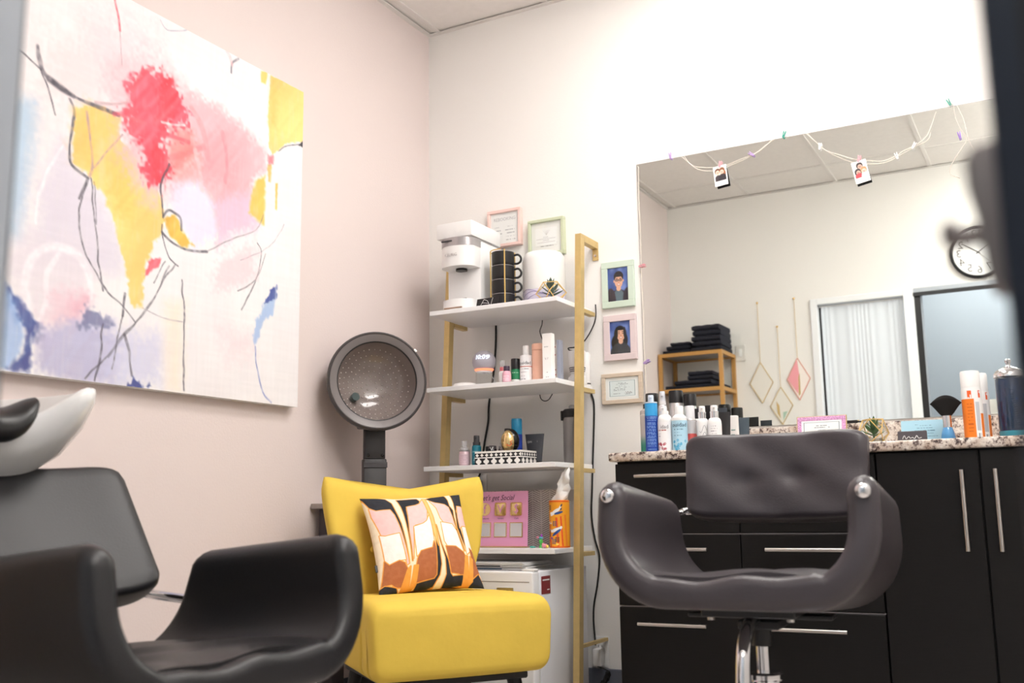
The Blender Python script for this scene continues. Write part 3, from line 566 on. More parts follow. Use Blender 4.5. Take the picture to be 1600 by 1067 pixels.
# ================================================================= LEFT WALL: abstract canvas
def paint_canvas(U, V):
    n1 = vnoise(U, V, 9, 1) - 0.5; n2 = vnoise(U, V, 34, 2) - 0.5; n3 = vnoise(U, V, 110, 3) - 0.5
    stv = vnoise(U, V, 150, 4, 12) - 0.5; sth = vnoise(U, V, 14, 5, 150) - 0.5
    rough = n1 * 0.55 + n2 * 0.5 + n3 * 0.6
    c = np.tile(np.array((240, 236, 238), float), (len(U), 1))
    c += (n1 * 7)[:, None] * np.array([0.6, 1, 0.8])
    for s in PAINT:
        if s[0] == 'p':
            _, rgb, a, ro, so, pts = s
            d = sdf(U, V, pts) + rough * ro * 1.7
            al = (1 - sstep((d + so) / (2 * so))) * a
            al = al * np.clip(1.0 + 0.22 * stv + 0.25 * n2, 0, 1)
            br = vnoise(U * 0.8 + V * 0.6, V * 0.8 - U * 0.5 + 0.6, 90, 21, 10) - 0.5; lf = vnoise(U, V, 7, 30 + int(rgb[1])) - 0.5
            sat = max(rgb) - min(rgb)
            col = np.array(rgb, float)[None] + (br * sat * (0.22 if rgb[1] < 190 else 0.05) + lf * sat * 0.22)[:, None] * np.array([0.35, 1.0, 1.0])[None]
            c += (col - c) * al[:, None]
        else:
            _, rgb, a, wd, pts = s
            pts = [tuple(p) for p in smooth_path([(p[0], p[1], 0) for p in pts], 4)]
            pts = [(p[0], p[1]) for p in pts]
            d = line_d(U + n2 * 0.006, V + n1 * 0.006, pts)
            wv = wd * 0.27 * (0.7 + 0.8 * vnoise(U, V, 16, 8))
            al = (1 - sstep((d - wv * 0.4) / (wv * 0.9 + 0.0018))) * a * np.clip(0.80 + 0.7 * n3 + 0.3 * n2, 0, 1) * 0.92
            blend(c, rgb, al)
    c *= (1 + 0.015 * stv + 0.015 * sth)[:, None]
    return c
t = thing('abstract_canvas', 'big square abstract canvas in pink, yellow and white on the pink wall', 'painting', (0.0, -1.5275, 1.083))
M().box(0.001, 0.0395, -0.6025, 0.6025, 0.0, 1.192, 0.002, 1).done('stretcher', WHITEM, t, None)
cgrid('painted_face', 400, 400, lambda U, V: (U * 0 + 0.0402, -0.6025 + U * 1.205, 1.192 - V * 1.192), paint_canvas, CANVAS, t, None)

# ================================================================= FRAMES ON THE BACK WALL
def frame(name, label, x0, x1, z0, z1, fm, fw, dep, colfn, nx, ny, mat_w=0.0, matc=None, group=None, inset=0.006):
    t = thing(name, label, 'picture frame', ((x0 + x1) / 2, -0.001, z0), 0, group)
    hw = (x1 - x0) / 2; h = z1 - z0
    f = M()
    f.box(-hw, hw, -dep, 0, 0, fw, 0.0015, 1).box(-hw, hw, -dep, 0, h - fw, h, 0.0015, 1).box(-hw, -hw + fw, -dep, 0, fw, h - fw, 0.0015, 1).box(hw - fw, hw, -dep, 0, fw, h - fw, 0.0015, 1)
    f.done('frame', fm, t, None)
    if mat_w:
        M().box(-hw + fw, hw - fw, -dep * 0.55, -0.003, fw, h - fw).done('mount', matc, t, None)
    y = -dep * 0.55 - 0.0006
    iw = hw - fw - mat_w; iz0 = fw + mat_w; iz1 = h - fw - mat_w
    cgrid('print', nx, ny, lambda U, V: (-iw + U * 2 * iw, U * 0 + y, iz1 - V * (iz1 - iz0)), colfn, PRINT, t, None)
    M().face([(-hw + fw, -dep * 0.75, h - fw), (-hw + fw, -dep * 0.75, fw), (hw - fw, -dep * 0.75, fw), (hw - fw, -dep * 0.75, h - fw)]).done('glass_pane', GLASS, t, None)
    return t, hw, h
PINKF = pm('pink_frame', (240, 208, 200), 0.5); GREENF = pm('sage_frame', (198, 206, 176), 0.5)
MINTF = pm('mint_frame', (204, 220, 206), 0.6); LILF = pm('lilac_frame', (222, 206, 208), 0.6); OAKF = mat('limed_oak_frame', (208, 192, 174), 0.6, var=0.08, scale=20, stretch=(1, 1, 6))
t, hw, h = frame('booking_frame', 'small pink framed booking list on the wall behind the coffee maker', 0.318, 0.481, 1.829, 1.994, PINKF, 0.013, 0.026,
    lambda U, V: paper_lines(U, V, [(0.45, 0.12, 0.3), (0.45, 0.6, 0.8), (0.56, 0.1, 0.35), (0.56, 0.52, 0.85), (0.66, 0.12, 0.4), (0.66, 0.55, 0.85), (0.77, 0.12, 0.3), (0.77, 0.55, 0.88), (0.88, 0.12, 0.28), (0.88, 0.55, 0.88)], 3, fg=(170, 168, 172)), 70, 70)
text('lettering', 'REBOOKING', 0.021, pm('print_grey', (190, 188, 190)), t, (0.0, -0.0155, h - 0.042), sx=0.9)
t, hw, h = frame('sage_frame', 'small sage green frame holding a white card on the wall behind the white diffuser', 0.516, 0.684, 1.762, 1.922, GREENF, 0.013, 0.026,
    lambda U, V: paper_lines(U, V, [(0.62, 0.4, 0.62), (0.70, 0.2, 0.85), (0.78, 0.3, 0.72)], 4, bg=(240, 238, 234), fg=(170, 165, 165)), 70, 70)
M().box(-0.052, 0.048, -0.0165, -0.0155, 0.045, 0.122).done('card', PAPER, t, None)
dg = M()
for s in range(-2, 3): dg.prism([(s * 0.008, 0.111), (s * 0.008 + 0.001, 0.111), (0.001, 0.09), (0, 0.09)], -0.0172, -0.0167)
dg.done('card_emblem', pm('print_pale', (205, 200, 198)), t, None)
cp = M(); rg = random.Random(2)
for zl, n_, x0_ in ((0.080, 4, -0.014), (0.073, 15, -0.046), (0.066, 5, -0.016), (0.058, 14, -0.042)):
    for q in range(n_): cp.box(x0_ + q * 0.006, x0_ + q * 0.006 + 0.0036, -0.0172, -0.0166, zl, zl + 0.0022)
cp.done('card_print', pm('print_grey2', (186, 180, 180)), t, None)
def portrait(hair, shirt, boy, seed):
    def f(U, V):
        n = vnoise(U, V, 5, seed); c = np.array((88, 112, 178), float)[None] + ((n - 0.5) * 70)[:, None]
        sk = (232, 178, 150); E = lambda k, x, y, rx, ry, s=0.1, a=1.0: blend(c, k, ell_a(U, V, x, y, rx, ry, s) * a)
        if not boy: E(hair, 0.50, 0.40, 0.30, 0.26); E(hair, 0.38, 0.66, 0.32, 0.28); E(hair, 0.68, 0.58, 0.18, 0.22)
        E(shirt, 0.5, 1.03, 0.52, 0.38, 0.06)
        if boy:
            E((96, 116, 128), 0.52, 1.0, 0.3, 0.36, 0.06)
            E((58, 50, 62), 0.12, 1.02, 0.26, 0.42, 0.06); E((58, 50, 62), 0.95, 1.02, 0.24, 0.4, 0.06)
        E(sk, 0.52, 0.62, 0.11, 0.08)
        if boy: E(hair, 0.53, 0.27, 0.235, 0.165, 0.06); E(sk, 0.305, 0.40, 0.03, 0.04); E(sk, 0.755, 0.40, 0.03, 0.04)
        E(sk, 0.53, 0.42, 0.20, 0.185, 0.06)
        E(hair, 0.53, 0.235, 0.17, 0.045, 0.15)
        if not boy: E(hair, 0.33, 0.36, 0.06, 0.17, 0.2); E(hair, 0.72, 0.36, 0.06, 0.17, 0.2)
        for ex in (0.44, 0.62):
            if boy:
                E((46, 40, 46), ex, 0.375, 0.085, 0.038, 0.15); E((226, 176, 152), ex, 0.375, 0.062, 0.025, 0.2)
            E((40, 28, 28), ex, 0.378, 0.028, 0.014, 0.2); E((60, 42, 40), ex, 0.325, 0.06, 0.009, 0.3, 0.8)
        if boy: blend(c, (46, 40, 46), ((np.abs(V - 0.37) < 0.006) & (np.abs(U - 0.53) < 0.03)) * 0.9)
        E((214, 150, 126), 0.53, 0.44, 0.03, 0.03, 0.4)
        E((196, 112, 104), 0.53, 0.51, 0.085, 0.026, 0.2); E((252, 246, 242), 0.53, 0.506, 0.065, 0.016, 0.2)
        return c
    return f
frame('photo_frame', 'mint framed school photo of a smiling boy in glasses on a blue backdrop', 0.845, 0.985, 1.507, 1.697, MINTF, 0.026, 0.016, portrait((38, 32, 36), (60, 56, 70), True, 5), 46, 64, group='portrait frames beside the mirror')
frame('photo_frame', 'lilac framed portrait of a smiling girl with long dark hair', 0.847, 0.987, 1.292, 1.476, LILF, 0.026, 0.016, portrait((30, 26, 30), (58, 62, 70), False, 9), 46, 64, group='portrait frames beside the mirror')
def certificate(seed, tint=(232, 240, 242)):
    def f(U, V):
        c = np.tile(np.array(tint, float), (len(U), 1)); d = np.minimum(np.minimum(U, 1 - U), np.minimum(V, 1 - V))
        blend(c, (250, 250, 250), (d < 0.05) * 1.0); blend(c, (120, 140, 148), ((d > 0.055) & (d < 0.075)) * 0.8); blend(c, (160, 176, 182), ((d > 0.09) & (d < 0.1)) * 0.8)
        for y, l, r in ((0.2, 0.36, 0.64), (0.27, 0.3, 0.7), (0.36, 0.38, 0.62), (0.45, 0.25, 0.75), (0.54, 0.2, 0.6), (0.61, 0.2, 0.66), (0.78, 0.18, 0.42), (0.78, 0.58, 0.84), (0.84, 0.6, 0.8)):
            a = ((np.abs(V - y) < 0.017) & (U > l) & (U < r) & (vnoise(U, V * 0, 55, seed + int(y * 100)) > 0.35)) * 0.6; blend(c, (110, 118, 128), a)
        blend(c, (110, 80, 90), (np.abs(V - 0.74 - 0.03 * np.sin(U * 70)) < 0.012) * ((U > 0.6) & (U < 0.84)) * 0.8)
        return c
    return f
frame('certificate_frame', 'pale oak framed certificate low on the wall beside the mirror', 0.831, 1.005, 1.118, 1.24, OAKF, 0.016, 0.016, certificate(21), 90, 60, 0.010, PAPER)

# ================================================================= POLAROIDS, CLIPS AND FAIRY LIGHTS ON THE MIRROR
def snaps(kind):
    def f(U, V):
        c = np.array((236, 232, 222), float)[None] + ((vnoise(U, V, 6, kind) - 0.5) * 40)[:, None]
        if kind == 1:
            L = [(0.28, 0.28, 0.20, (92, 56, 40)), (0.28, 0.36, 0.15, (238, 196, 176)), (0.68, 0.26, 0.2, (128, 78, 48)), (0.8, 0.5, 0.2, (150, 92, 56)), (0.66, 0.36, 0.14, (240, 200, 180)), (0.3, 0.85, 0.26, (60, 50, 54)), (0.68, 0.86, 0.3, (44, 38, 44))]
        else:
            L = [(0.5, 0.2, 0.2, (36, 30, 34)), (0.52, 0.28, 0.14, (226, 172, 150)), (0.28, 0.62, 0.22, (30, 26, 32)), (0.3, 0.66, 0.14, (226, 170, 150)), (0.76, 0.56, 0.2, (190, 140, 96)), (0.76, 0.64, 0.15, (236, 190, 172)), (0.3, 0.98, 0.26, (190, 60, 70)), (0.78, 0.98, 0.24, (200, 205, 212))]
        for x, y, r, k in L: blend(c, k, ell_a(U, V, x, y, r * 1.3, r * 1.12, 0.12))
        for x, y, r, k in L:
            if k[0] > 215 and k[2] > 130 and r < 0.16:
                blend(c, (70, 44, 44), ell_a(U, V, x - r * .35, y - .02, .035, .025, .3)); blend(c, (70, 44, 44), ell_a(U, V, x + r * .35, y - .02, .035, .025, .3)); blend(c, (190, 80, 80), ell_a(U, V, x, y + .06, .07, .02, .3))
        return c
    return f
def polaroid(label, x, z, w, h, rot, kind):
    t = thing('polaroid_photo', label, 'photo', (x, -0.014, z), 0, 'instant photos clipped to the fairy lights'); t.rotation_euler = (radians(-6), radians(rot), 0)
    M().box(-w / 2, w / 2, 0.0004, 0.0014, -h, 0, 0.0003, 1).done('card', PAPER, t, None)
    M().box(-w / 2 + 0.0006, w / 2 - 0.0006, 0.0015, 0.0022, -h + 0.0006, -0.0006).done('card_back', BLACK, t, None)
    cgrid('print', 30, 30, lambda U, V: (-w * 0.41 + U * w * 0.82, U * 0 - 0.0003, -h * 0.09 - V * h * 0.66), snaps(kind), PRINT, t, None)
polaroid('instant photo of two women with loose hair clipped on the left of the mirror', 1.357, 2.022, 0.053, 0.085, -6, 1)
polaroid('instant photo of three friends clipped near the middle of the mirror', 1.874, 1.947, 0.053, 0.088, -10, 2)
wire = pm('fairy_wire', (248, 238, 230), 0.4)
bulbm = mat('fairy_bulb', (255, 250, 240), 0.2, emit=0.1, ecol=(255, 244, 225))
def P(x, z, y=-0.009): return (x, y, z)
fl = thing('fairy_lights', 'thin wire fairy lights draped along the mirror top and left edge', 'string lights', (0, 0, 0))
runs = [[P(1.205, 2.088), P(1.231, 2.061), P(1.256, 2.040), P(1.295, 2.028), P(1.359, 2.018), P(1.385, 2.022), P(1.441, 2.036), P(1.500, 2.049), P(1.538, 2.072), P(1.576, 2.092)],
 [P(1.215, 2.088), P(1.240, 2.050), P(1.280, 2.020), P(1.340, 2.008), P(1.400, 2.018), P(1.460, 2.034), P(1.520, 2.058), P(1.565, 2.090)],
 [P(1.694, 2.090), P(1.729, 2.048), P(1.762, 2.011), P(1.806, 1.986), P(1.872, 1.953), P(1.916, 1.943), P(1.956, 1.934), P(1.994, 1.942), P(2.034, 1.960), P(2.072, 1.972), P(2.110, 1.998), P(2.130, 2.035), P(2.148, 2.080)],
 [P(1.700, 2.088), P(1.750, 2.022), P(1.800, 1.980), P(1.860, 1.945), P(1.930, 1.928), P(1.980, 1.930), P(2.030, 1.950), P(2.080, 1.970), P(2.115, 1.985), P(2.125, 2.010)],
 [P(2.208, 2.097), P(2.209, 2.054), P(2.222, 2.005), P(2.239, 1.966), P(2.222, 1.934), P(2.192, 1.893), P(2.176, 1.849), P(2.207, 1.825)],
 [P(2.217, 2.096), P(2.235, 2.037), P(2.241, 1.989), P(2.251, 1.940), P(2.274, 1.889), P(2.260, 1.860)],
 [P(1.020, 2.080), P(1.016, 1.950), P(1.018, 1.800), P(1.014, 1.620), P(1.018, 1.480), P(1.015, 1.350), P(1.018, 1.220), P(1.016, 1.120)]]
bl = M(); rg = random.Random(3)
for k, rn in enumerate(runs):
    pts = smooth_path(rn, 7)
    M().tube(pts, 0.0008, 5).done('wire', wire, fl)
    for p in pts[::4]: bl.ell((p[0] + rg.uniform(-.002, .002), p[1] - 0.002, p[2] + rg.uniform(-.002, .002)), (0.0009, 0.0009, 0.0013), 6, 4)
b = bl.done('bulb_string', bulbm, fl); b['kind'] = 'stuff'
clipc = {'teal': (60, 168, 150), 'lilac': (190, 160, 216), 'pink': (240, 176, 186), 'clear': (244, 240, 242), 'violet': (150, 110, 206)}
def clip(col, label, x, z, rot):
    t = thing('mini_clothespin', label, 'clothespin', (x, -0.013, z), 0, 'mini clothespins on the mirror'); t.rotation_euler = (0, radians(rot), 0)
    m = pm('clip_' + col, clipc[col], 0.45)
    for s in (-1, 1): M().prism([(s * 0.0006, -0.013), (s * 0.0034, -0.012), (s * 0.0045, 0.002), (s * 0.0052, 0.013), (s * 0.0028, 0.013), (s * 0.0006, 0.0)], -0.004, 0.004).done('clip_arm', m, t, None)
    M().cyl((0, -0.0047, 0.001), (0, 0.0047, 0.001), 0.0016, n=8).done('spring', STEEL, t)
clip('teal', 'teal mini clothespin on the mirror top near the right end', 2.194, 2.105, -20)
clip('teal', 'teal mini clothespin on the mirror top between the two instant photos', 1.613, 2.10, 20)
clip('lilac', 'lilac mini clothespin on the mirror top near the left corner', 1.159, 2.099, -5)
clip('pink', 'pink mini clothespin gripping the left instant photo', 1.360, 2.027, 12)
clip('pink', 'pink mini clothespin gripping the middle instant photo', 1.877, 1.954, 14)
clip('lilac', 'pale lilac mini clothespin on the wire right of the left instant photo', 1.485, 2.046, -50)
clip('clear', 'clear mini clothespin on the wire left of the middle instant photo', 1.742, 2.028, 10)
clip('clear', 'clear mini clothespin on the wire right of the middle instant photo', 2.007, 1.941, -15)
clip('clear', 'clear mini clothespin higher up on the wire toward the right', 2.067, 1.969, 30)
clip('violet', 'violet mini clothespin on the wire hanging at the far right', 2.218, 1.978, -8)
clip('pink', 'pink mini clothespin on the left mirror edge beside the boy photo', 1.020, 1.665, 80)
clip('lilac', 'lilac mini clothespin on the left mirror edge beside the oak certificate', 1.024, 1.276, 60)

# ================================================================= LADDER SHELF
t = thing('ladder_shelf', 'leaning gold metal ladder shelf with four white boards in the corner', 'shelf', (0.5155, -0.29, 0))
def py(z): return -0.155 - 0.0695 * (1.79 - z)            # front post lean
SH = [1.506, 1.192, 0.880, 0.568]
def SF(z): return -0.35 - 0.07 * (1.5 - z)
ox, oy = 0.5155, -0.29
for sx in (-1, 1):
    px = sx * 0.301
    x0, x1 = px - 0.0125, px + 0.0125
    pm_ = M().prism([(0, 0)] * 0 or [(x0, 0.0), (x1, 0.0), (x1, 1.79), (x0, 1.79)], -0.0175, 0.0175)
    b = pm_.bm
    for v in b.verts: v.co.y += py(v.co.z) - oy
    pm_.done('post', GOLD, t, None)
    a = M().box(x0, x1, py(1.79) - oy + 0.0177, -0.001 - oy, 1.762, 1.79).box(x0, x1, -0.006 - oy, -0.001 - oy, 1.715, 1.762)
    a.done('wall_arm', GOLD, t, None)
    M().cyl((px, -0.009 - oy, 1.735), (px, -0.005 - oy, 1.735), 0.005, n=12).done('screw', STEEL, t)
    for z in SH:
        yb = SF(z) + 0.33
        M().box(x0 - 0.001 if sx > 0 else x0 + 0.002, x1 - 0.002 if sx > 0 else x1 + 0.001, py(z) + 0.0185 - oy, yb - 0.03 - oy, z - 0.034, z - 0.0185).done('shelf_bracket', GOLD, t, None)
    M().box(x0 + 0.005, x1 - 0.005, py(0.21) - oy + 0.0178, -0.001 - oy, 0.205, 0.217).done('wall_brace', GOLD, t, None)
for z in SH:
    M().box(-0.2875, 0.2875, SF(z) - oy, SF(z) + 0.33 - oy, z - 0.018, z, 0.0012, 1).done('shelf_board', MELA, t, None)

# ================================================================= BOTTLE BUILDER
_pmc = {}
def cmat(rgb, rough=0.3, metal=0.0, **k):
    key = (rgb, rough, metal, tuple(k.items()))
    if key not in _pmc: _pmc[key] = mat('tint_%d_%d_%d' % rgb, rgb, rough, metal, **k)
    return _pmc[key]
def band(t, r, z0, z1, colfn, nx=150, ny=56, a0=-pi, a1=pi, name='label_wrap'):
    return cgrid(name, nx, ny, lambda U, V: ((r + 0.0004) * np.sin(a0 + U * (a1 - a0)), -(r + 0.0004) * np.cos(a0 + U * (a1 - a0)), z1 - V * (z1 - z0)), colfn, PRINT, t)
def rows_fn(bg, fg, rows, seed=1, th=0.014, split=None):
    def f(U, V):
        c = np.tile(np.array(bg, float), (len(U), 1))
        if split:
            for v0, v1, k in split: blend(c, k, ((V >= v0) & (V <= v1)) * 1.0)
        for y, l, r in rows:
            a = ((np.abs(V - y) < th) & (np.abs(U - 0.5) > -1) & (U > l) & (U < r) & (vnoise(U, V * 0, 90, seed + int(y * 777)) > 0.35)) * 0.85; blend(c, fg, a)
        return c
    return f
def bottle(name, label, cat, x, y, z, r, hb, body, cap=None, group=None, rz=0.0, tail=None):
    """body: list of (r,z) profile; cap: list of parts (name, profile, material)"""
    t = thing(name, label, cat, (x, y, z), rz, group)
    return t
def can(label, x, y, z, r, h, hc, bodym, capm, group, shoulder=0.012, capr=0.93, name='spray_can', cat='bottle', rz=0.28, bot=0.0):
    t = thing(name, label, cat, (x, y, z), rz, group)
    hb = h - hc
    M().lathe([(0, 0), (r * 0.94, 0), (r, 0.004), (r, hb - shoulder), (r * 0.97, hb - shoulder * 0.5), (r * capr * 0.98, hb), (0, hb)]).done('body', bodym, t)
    M().lathe([(r * capr, 0), (r * capr, hc * 0.9), (r * capr * 0.93, hc), (0, hc)], (0, 0, hb)).done('cap', capm, t)
    return t
def pump(label, x, y, z, r, hb, hn, hcap, bodym, collarm, capm, group, sh=0.02, rn=0.011, rcap=0.009, name='pump_bottle', rz=0.28, spout=True):
    t = thing(name, label, 'bottle', (x, y, z), rz, group)
    prof = [(0, 0), (r * 0.93, 0), (r, 0.005), (r, hb - sh)] + [(rn + (r - rn) * cos(a), hb - sh + sh * sin(a)) for a in (0.35, 0.7, 1.05, 1.4)] + [(rn, hb), (0, hb)]
    M().lathe(prof).done('body', bodym, t)
    M().lathe([(rn * 1.15, 0), (rn * 1.15, hn), (0, hn)], (0, 0, hb)).done('collar', collarm, t)
    c = M().lathe([(rcap, 0), (rcap, hcap * 0.8), (rcap * 0.9, hcap), (0, hcap)], (0, 0, hb + hn))
    if spout: c.box(-0.003, 0.003, -rcap - 0.008, 0, hb + hn + hcap * 0.5, hb + hn + hcap * 0.78, 0.001, 1)
    c.done('pump_head', capm, t)
    return t
def tube_up(label, x, y, z, w, d, h, hc, bodym, capm, group, rz=0.0, flare=1.25, name='squeeze_tube'):
    """squeeze tube standing on its cap, flat crimp on top"""
    t = thing(name, label, 'tube', (x, y, z), rz, group)
    M().lathe([(0, 0), (w * 0.40, 0), (w * 0.42, 0.002), (w * 0.42, hc), (0, hc)], n=20).done('cap', capm, t)
    rings = []
    for k in range(7):
        f = k / 6; hw = w * (0.44 + (0.5 * flare - 0.44) * f); hd = d * 0.5 * (1 - f) + 0.0012 * f
        rings.append([(hw * cos(a), hd * sin(a), hc + (h - hc) * f) for a in [2 * pi * i / 20 for i in range(20)]])
    M().loft(rings).done('body', bodym, t)
    return t

# ================================================================= TOP SHELF
z1 = 1.5065
t = thing('coffee_maker', 'white single serve coffee maker with silver band at left of the top shelf', 'coffee maker', (0.328, -0.195, z1))
M().box(-0.080, 0.080, -0.045, 0.15, 0.0, 0.30, 0.008, 2).done('body_column', WHITE, t)
b = M().prism([(0, 0)] * 0 or [(-0.075 + 0, -0.0), (0.075, 0.0), (0.075, 0.095), (-0.075, 0.095)], -0.03, 0.115, bev=0.006)
bmesh.ops.transform(b.bm, matrix=Matrix.Translation((0, 0, 0.185)), verts=b.bm.verts)
b.done('rear_housing', WHITE, t)
def dshape(w, y0, y1, n=16):            # flat back, rounded front (towards -y)
    return [(w, y1), (-w, y1), (-w, y0 + w * 0.7)] + [(-w * cos(pi * k / n), y0 + w * 0.7 - w * 0.7 * sin(pi * k / n)) for k in range(1, n)] + [(w, y0 + w * 0.7)]
def dprism(mb, w, y0, y1, za, zb, s=1.0):
    ring = dshape(w, y0, y1); r2 = dshape(w * s, y0 + (1 - s) * 0.1, y1)
    return mb.loft([[(x, y, za) for x, y in ring], [(x, y, zb) for x, y in r2]])
dprism(M(), 0.077, -0.135, 0.05, 0.183, 0.275).done('brew_head', WHITE, t, 50)
dprism(M(), 0.0785, -0.1365, 0.05, 0.268, 0.302).done('silver_band', SILVER, t, 50)
M().box(-0.052, -0.002, -0.141, -0.133, 0.284, 0.291, 0.002, 1).done('handle_slot', DGREY, t)
M().box(-0.084, 0.084, -0.125, 0.12, 0.303, 0.368, 0.005, 2).done('water_lid', WHITE, t)
M().cyl((0, -0.065, 0.174), (0, -0.065, 0.184), 0.024, n=20).done('pod_nozzle', BLACKG, t)
b = M(); dprism(b, 0.072, -0.132, -0.02, 0.0, 0.046).done('drip_base', WHITE, t, 50)
gr = M()
for k in range(-4, 5): gr.box(k * 0.011 - 0.002, k * 0.011 + 0.002, -0.11, -0.04, 0.046, 0.0485)
gr.box(-0.05, 0.05, -0.112, -0.108, 0.046, 0.049).done('drip_grate', DGREY, t, None)
M().box(-0.045, 0.04, -0.1335, -0.128, 0.006, 0.012, 0.001, 1).done('tray_slot', mat('brown_tray', (150, 120, 100), 0.5), t)
text('lettering', 'KEURIG', 0.017, SILVER, t, (-0.008, -0.1365, 0.228), sx=1.0)

mg = thing('mug', 'black mug at the bottom of the stack of four', 'mug', (0.498, -0.215, z1 + 0.004), 0, 'stacked black mugs')
r = 0.046
M().lathe([(0, 0), (r * 0.86, 0), (r * 0.97, 0.005), (r, 0.014), (r, 0.0575), (r * 0.95, 0.0575), (r * 0.93, 0.012), (0, 0.010)], n=36).done('cup', BLACK, mg)
M().lathe([(r + 0.0003, 0.0565), (r + 0.0006, 0.0565), (r + 0.0006, 0.0582), (r - 0.002, 0.0582)], n=36).done('rim_line', SILVER, mg)
M().tube(smooth_path([(r - 0.002, 0, 0.046), (r + 0.016, 0, 0.049), (r + 0.027, 0, 0.037), (r + 0.026, 0, 0.022), (r + 0.014, 0, 0.012), (r - 0.002, 0, 0.012)], 5), 0.0046, 8).done('handle', BLACK, mg)
mg.rotation_euler = (0, 0, 0.42)
for k, nm in ((1, 'second black mug from the bottom of the stack'), (2, 'third black mug from the bottom of the stack'), (3, 'black mug on top of the stack of four')):
    c = copy_tree(mg); c.location = (0.498, -0.215, z1 + 0.004 + 0.0585 * k); c['label'] = nm
t = thing('mug_rack', 'gold wire rack holding the four stacked black mugs', 'rack', (0.498, -0.215, z1))
for a in (-0.95, 0.62, 2.4, 3.9):
    x, y = 0.051 * sin(a), -0.051 * cos(a)
    M().tube([(x, y, 0.002), (x, y, 0.242)], 0.0026, 8).done('upright', GOLDW, t)
ring = [(0.051 * sin(2 * pi * i / 32), -0.051 * cos(2 * pi * i / 32)) for i in range(33)]
M().tube([(x, y, 0.0025) for x, y in ring], 0.0024, 6).done('base_ring', GOLDW, t)
tr = [(0.051 * sin(-0.95 + 3.35 * k / 16), -0.051 * cos(-0.95 + 3.35 * k / 16)) for k in range(0)] 
M().tube([(0.051 * sin(a), -0.051 * cos(a), 0.242) for a in np.linspace(0.62 - 0.3, -0.95 - 2.0, 24)], 0.0024, 6).done('top_ring', GOLDW, t)

t = thing('greeting_card', 'black folded card with white line drawing lying in front of the mugs', 'card', (0.478, -0.315, z1), -0.08)
M().prism([(-0.052, 0.0), (0.05, 0.0), (0.056, 0.034), (-0.046, 0.034)], -0.002, 0.0).done('card', BLACK, t, None)
M().box(-0.052, 0.05, 0.0003, 0.034, 0.0, 0.0022).done('card_foot', BLACK, t, None)
ln = M()
for a, b_ in (((-0.03, 0.006), (-0.012, 0.03)), ((-0.012, 0.03), (0.004, 0.022)), ((0.004, 0.022), (0.014, 0.004)), ((-0.022, 0.017), (0.01, 0.012)), ((0.02, 0.006), (0.03, 0.033))):
    ln.tube([(a[0], -0.0026, a[1]), (b_[0], -0.0026, b_[1])], 0.0007, 4)
ln.done('line_drawing', WHITE, t)

t = thing('white_diffuser', 'white cylindrical diffuser with lavender clear base on the top shelf', 'diffuser', (0.634, -0.115, z1))
M().lathe([(0.086, 0.075), (0.088, 0.08), (0.088, 0.20), (0.084, 0.222), (0.074, 0.235), (0.05, 0.242), (0, 0.244)], n=48).done('shell', WHITEM, t)
M().lathe([(0, 0), (0.083, 0.0), (0.087, 0.006), (0.0865, 0.0752), (0, 0.0752)], n=48).done('water_base', mat('lavender_base', (214, 208, 228), 0.15, coat=0.5, var=0.08, scale=12), t)
sw = M()
for k in range(4): sw.tube([(0.0872 * sin(a), -0.0872 * cos(a), 0.03 + k * 0.012 + 0.012 * sin(a * 3 + k)) for a in np.linspace(-1.2, 0.9, 14)], 0.0012, 4)
sw.done('swirl_mark', mat('violet_swirl', (170, 158, 200), 0.4), t)

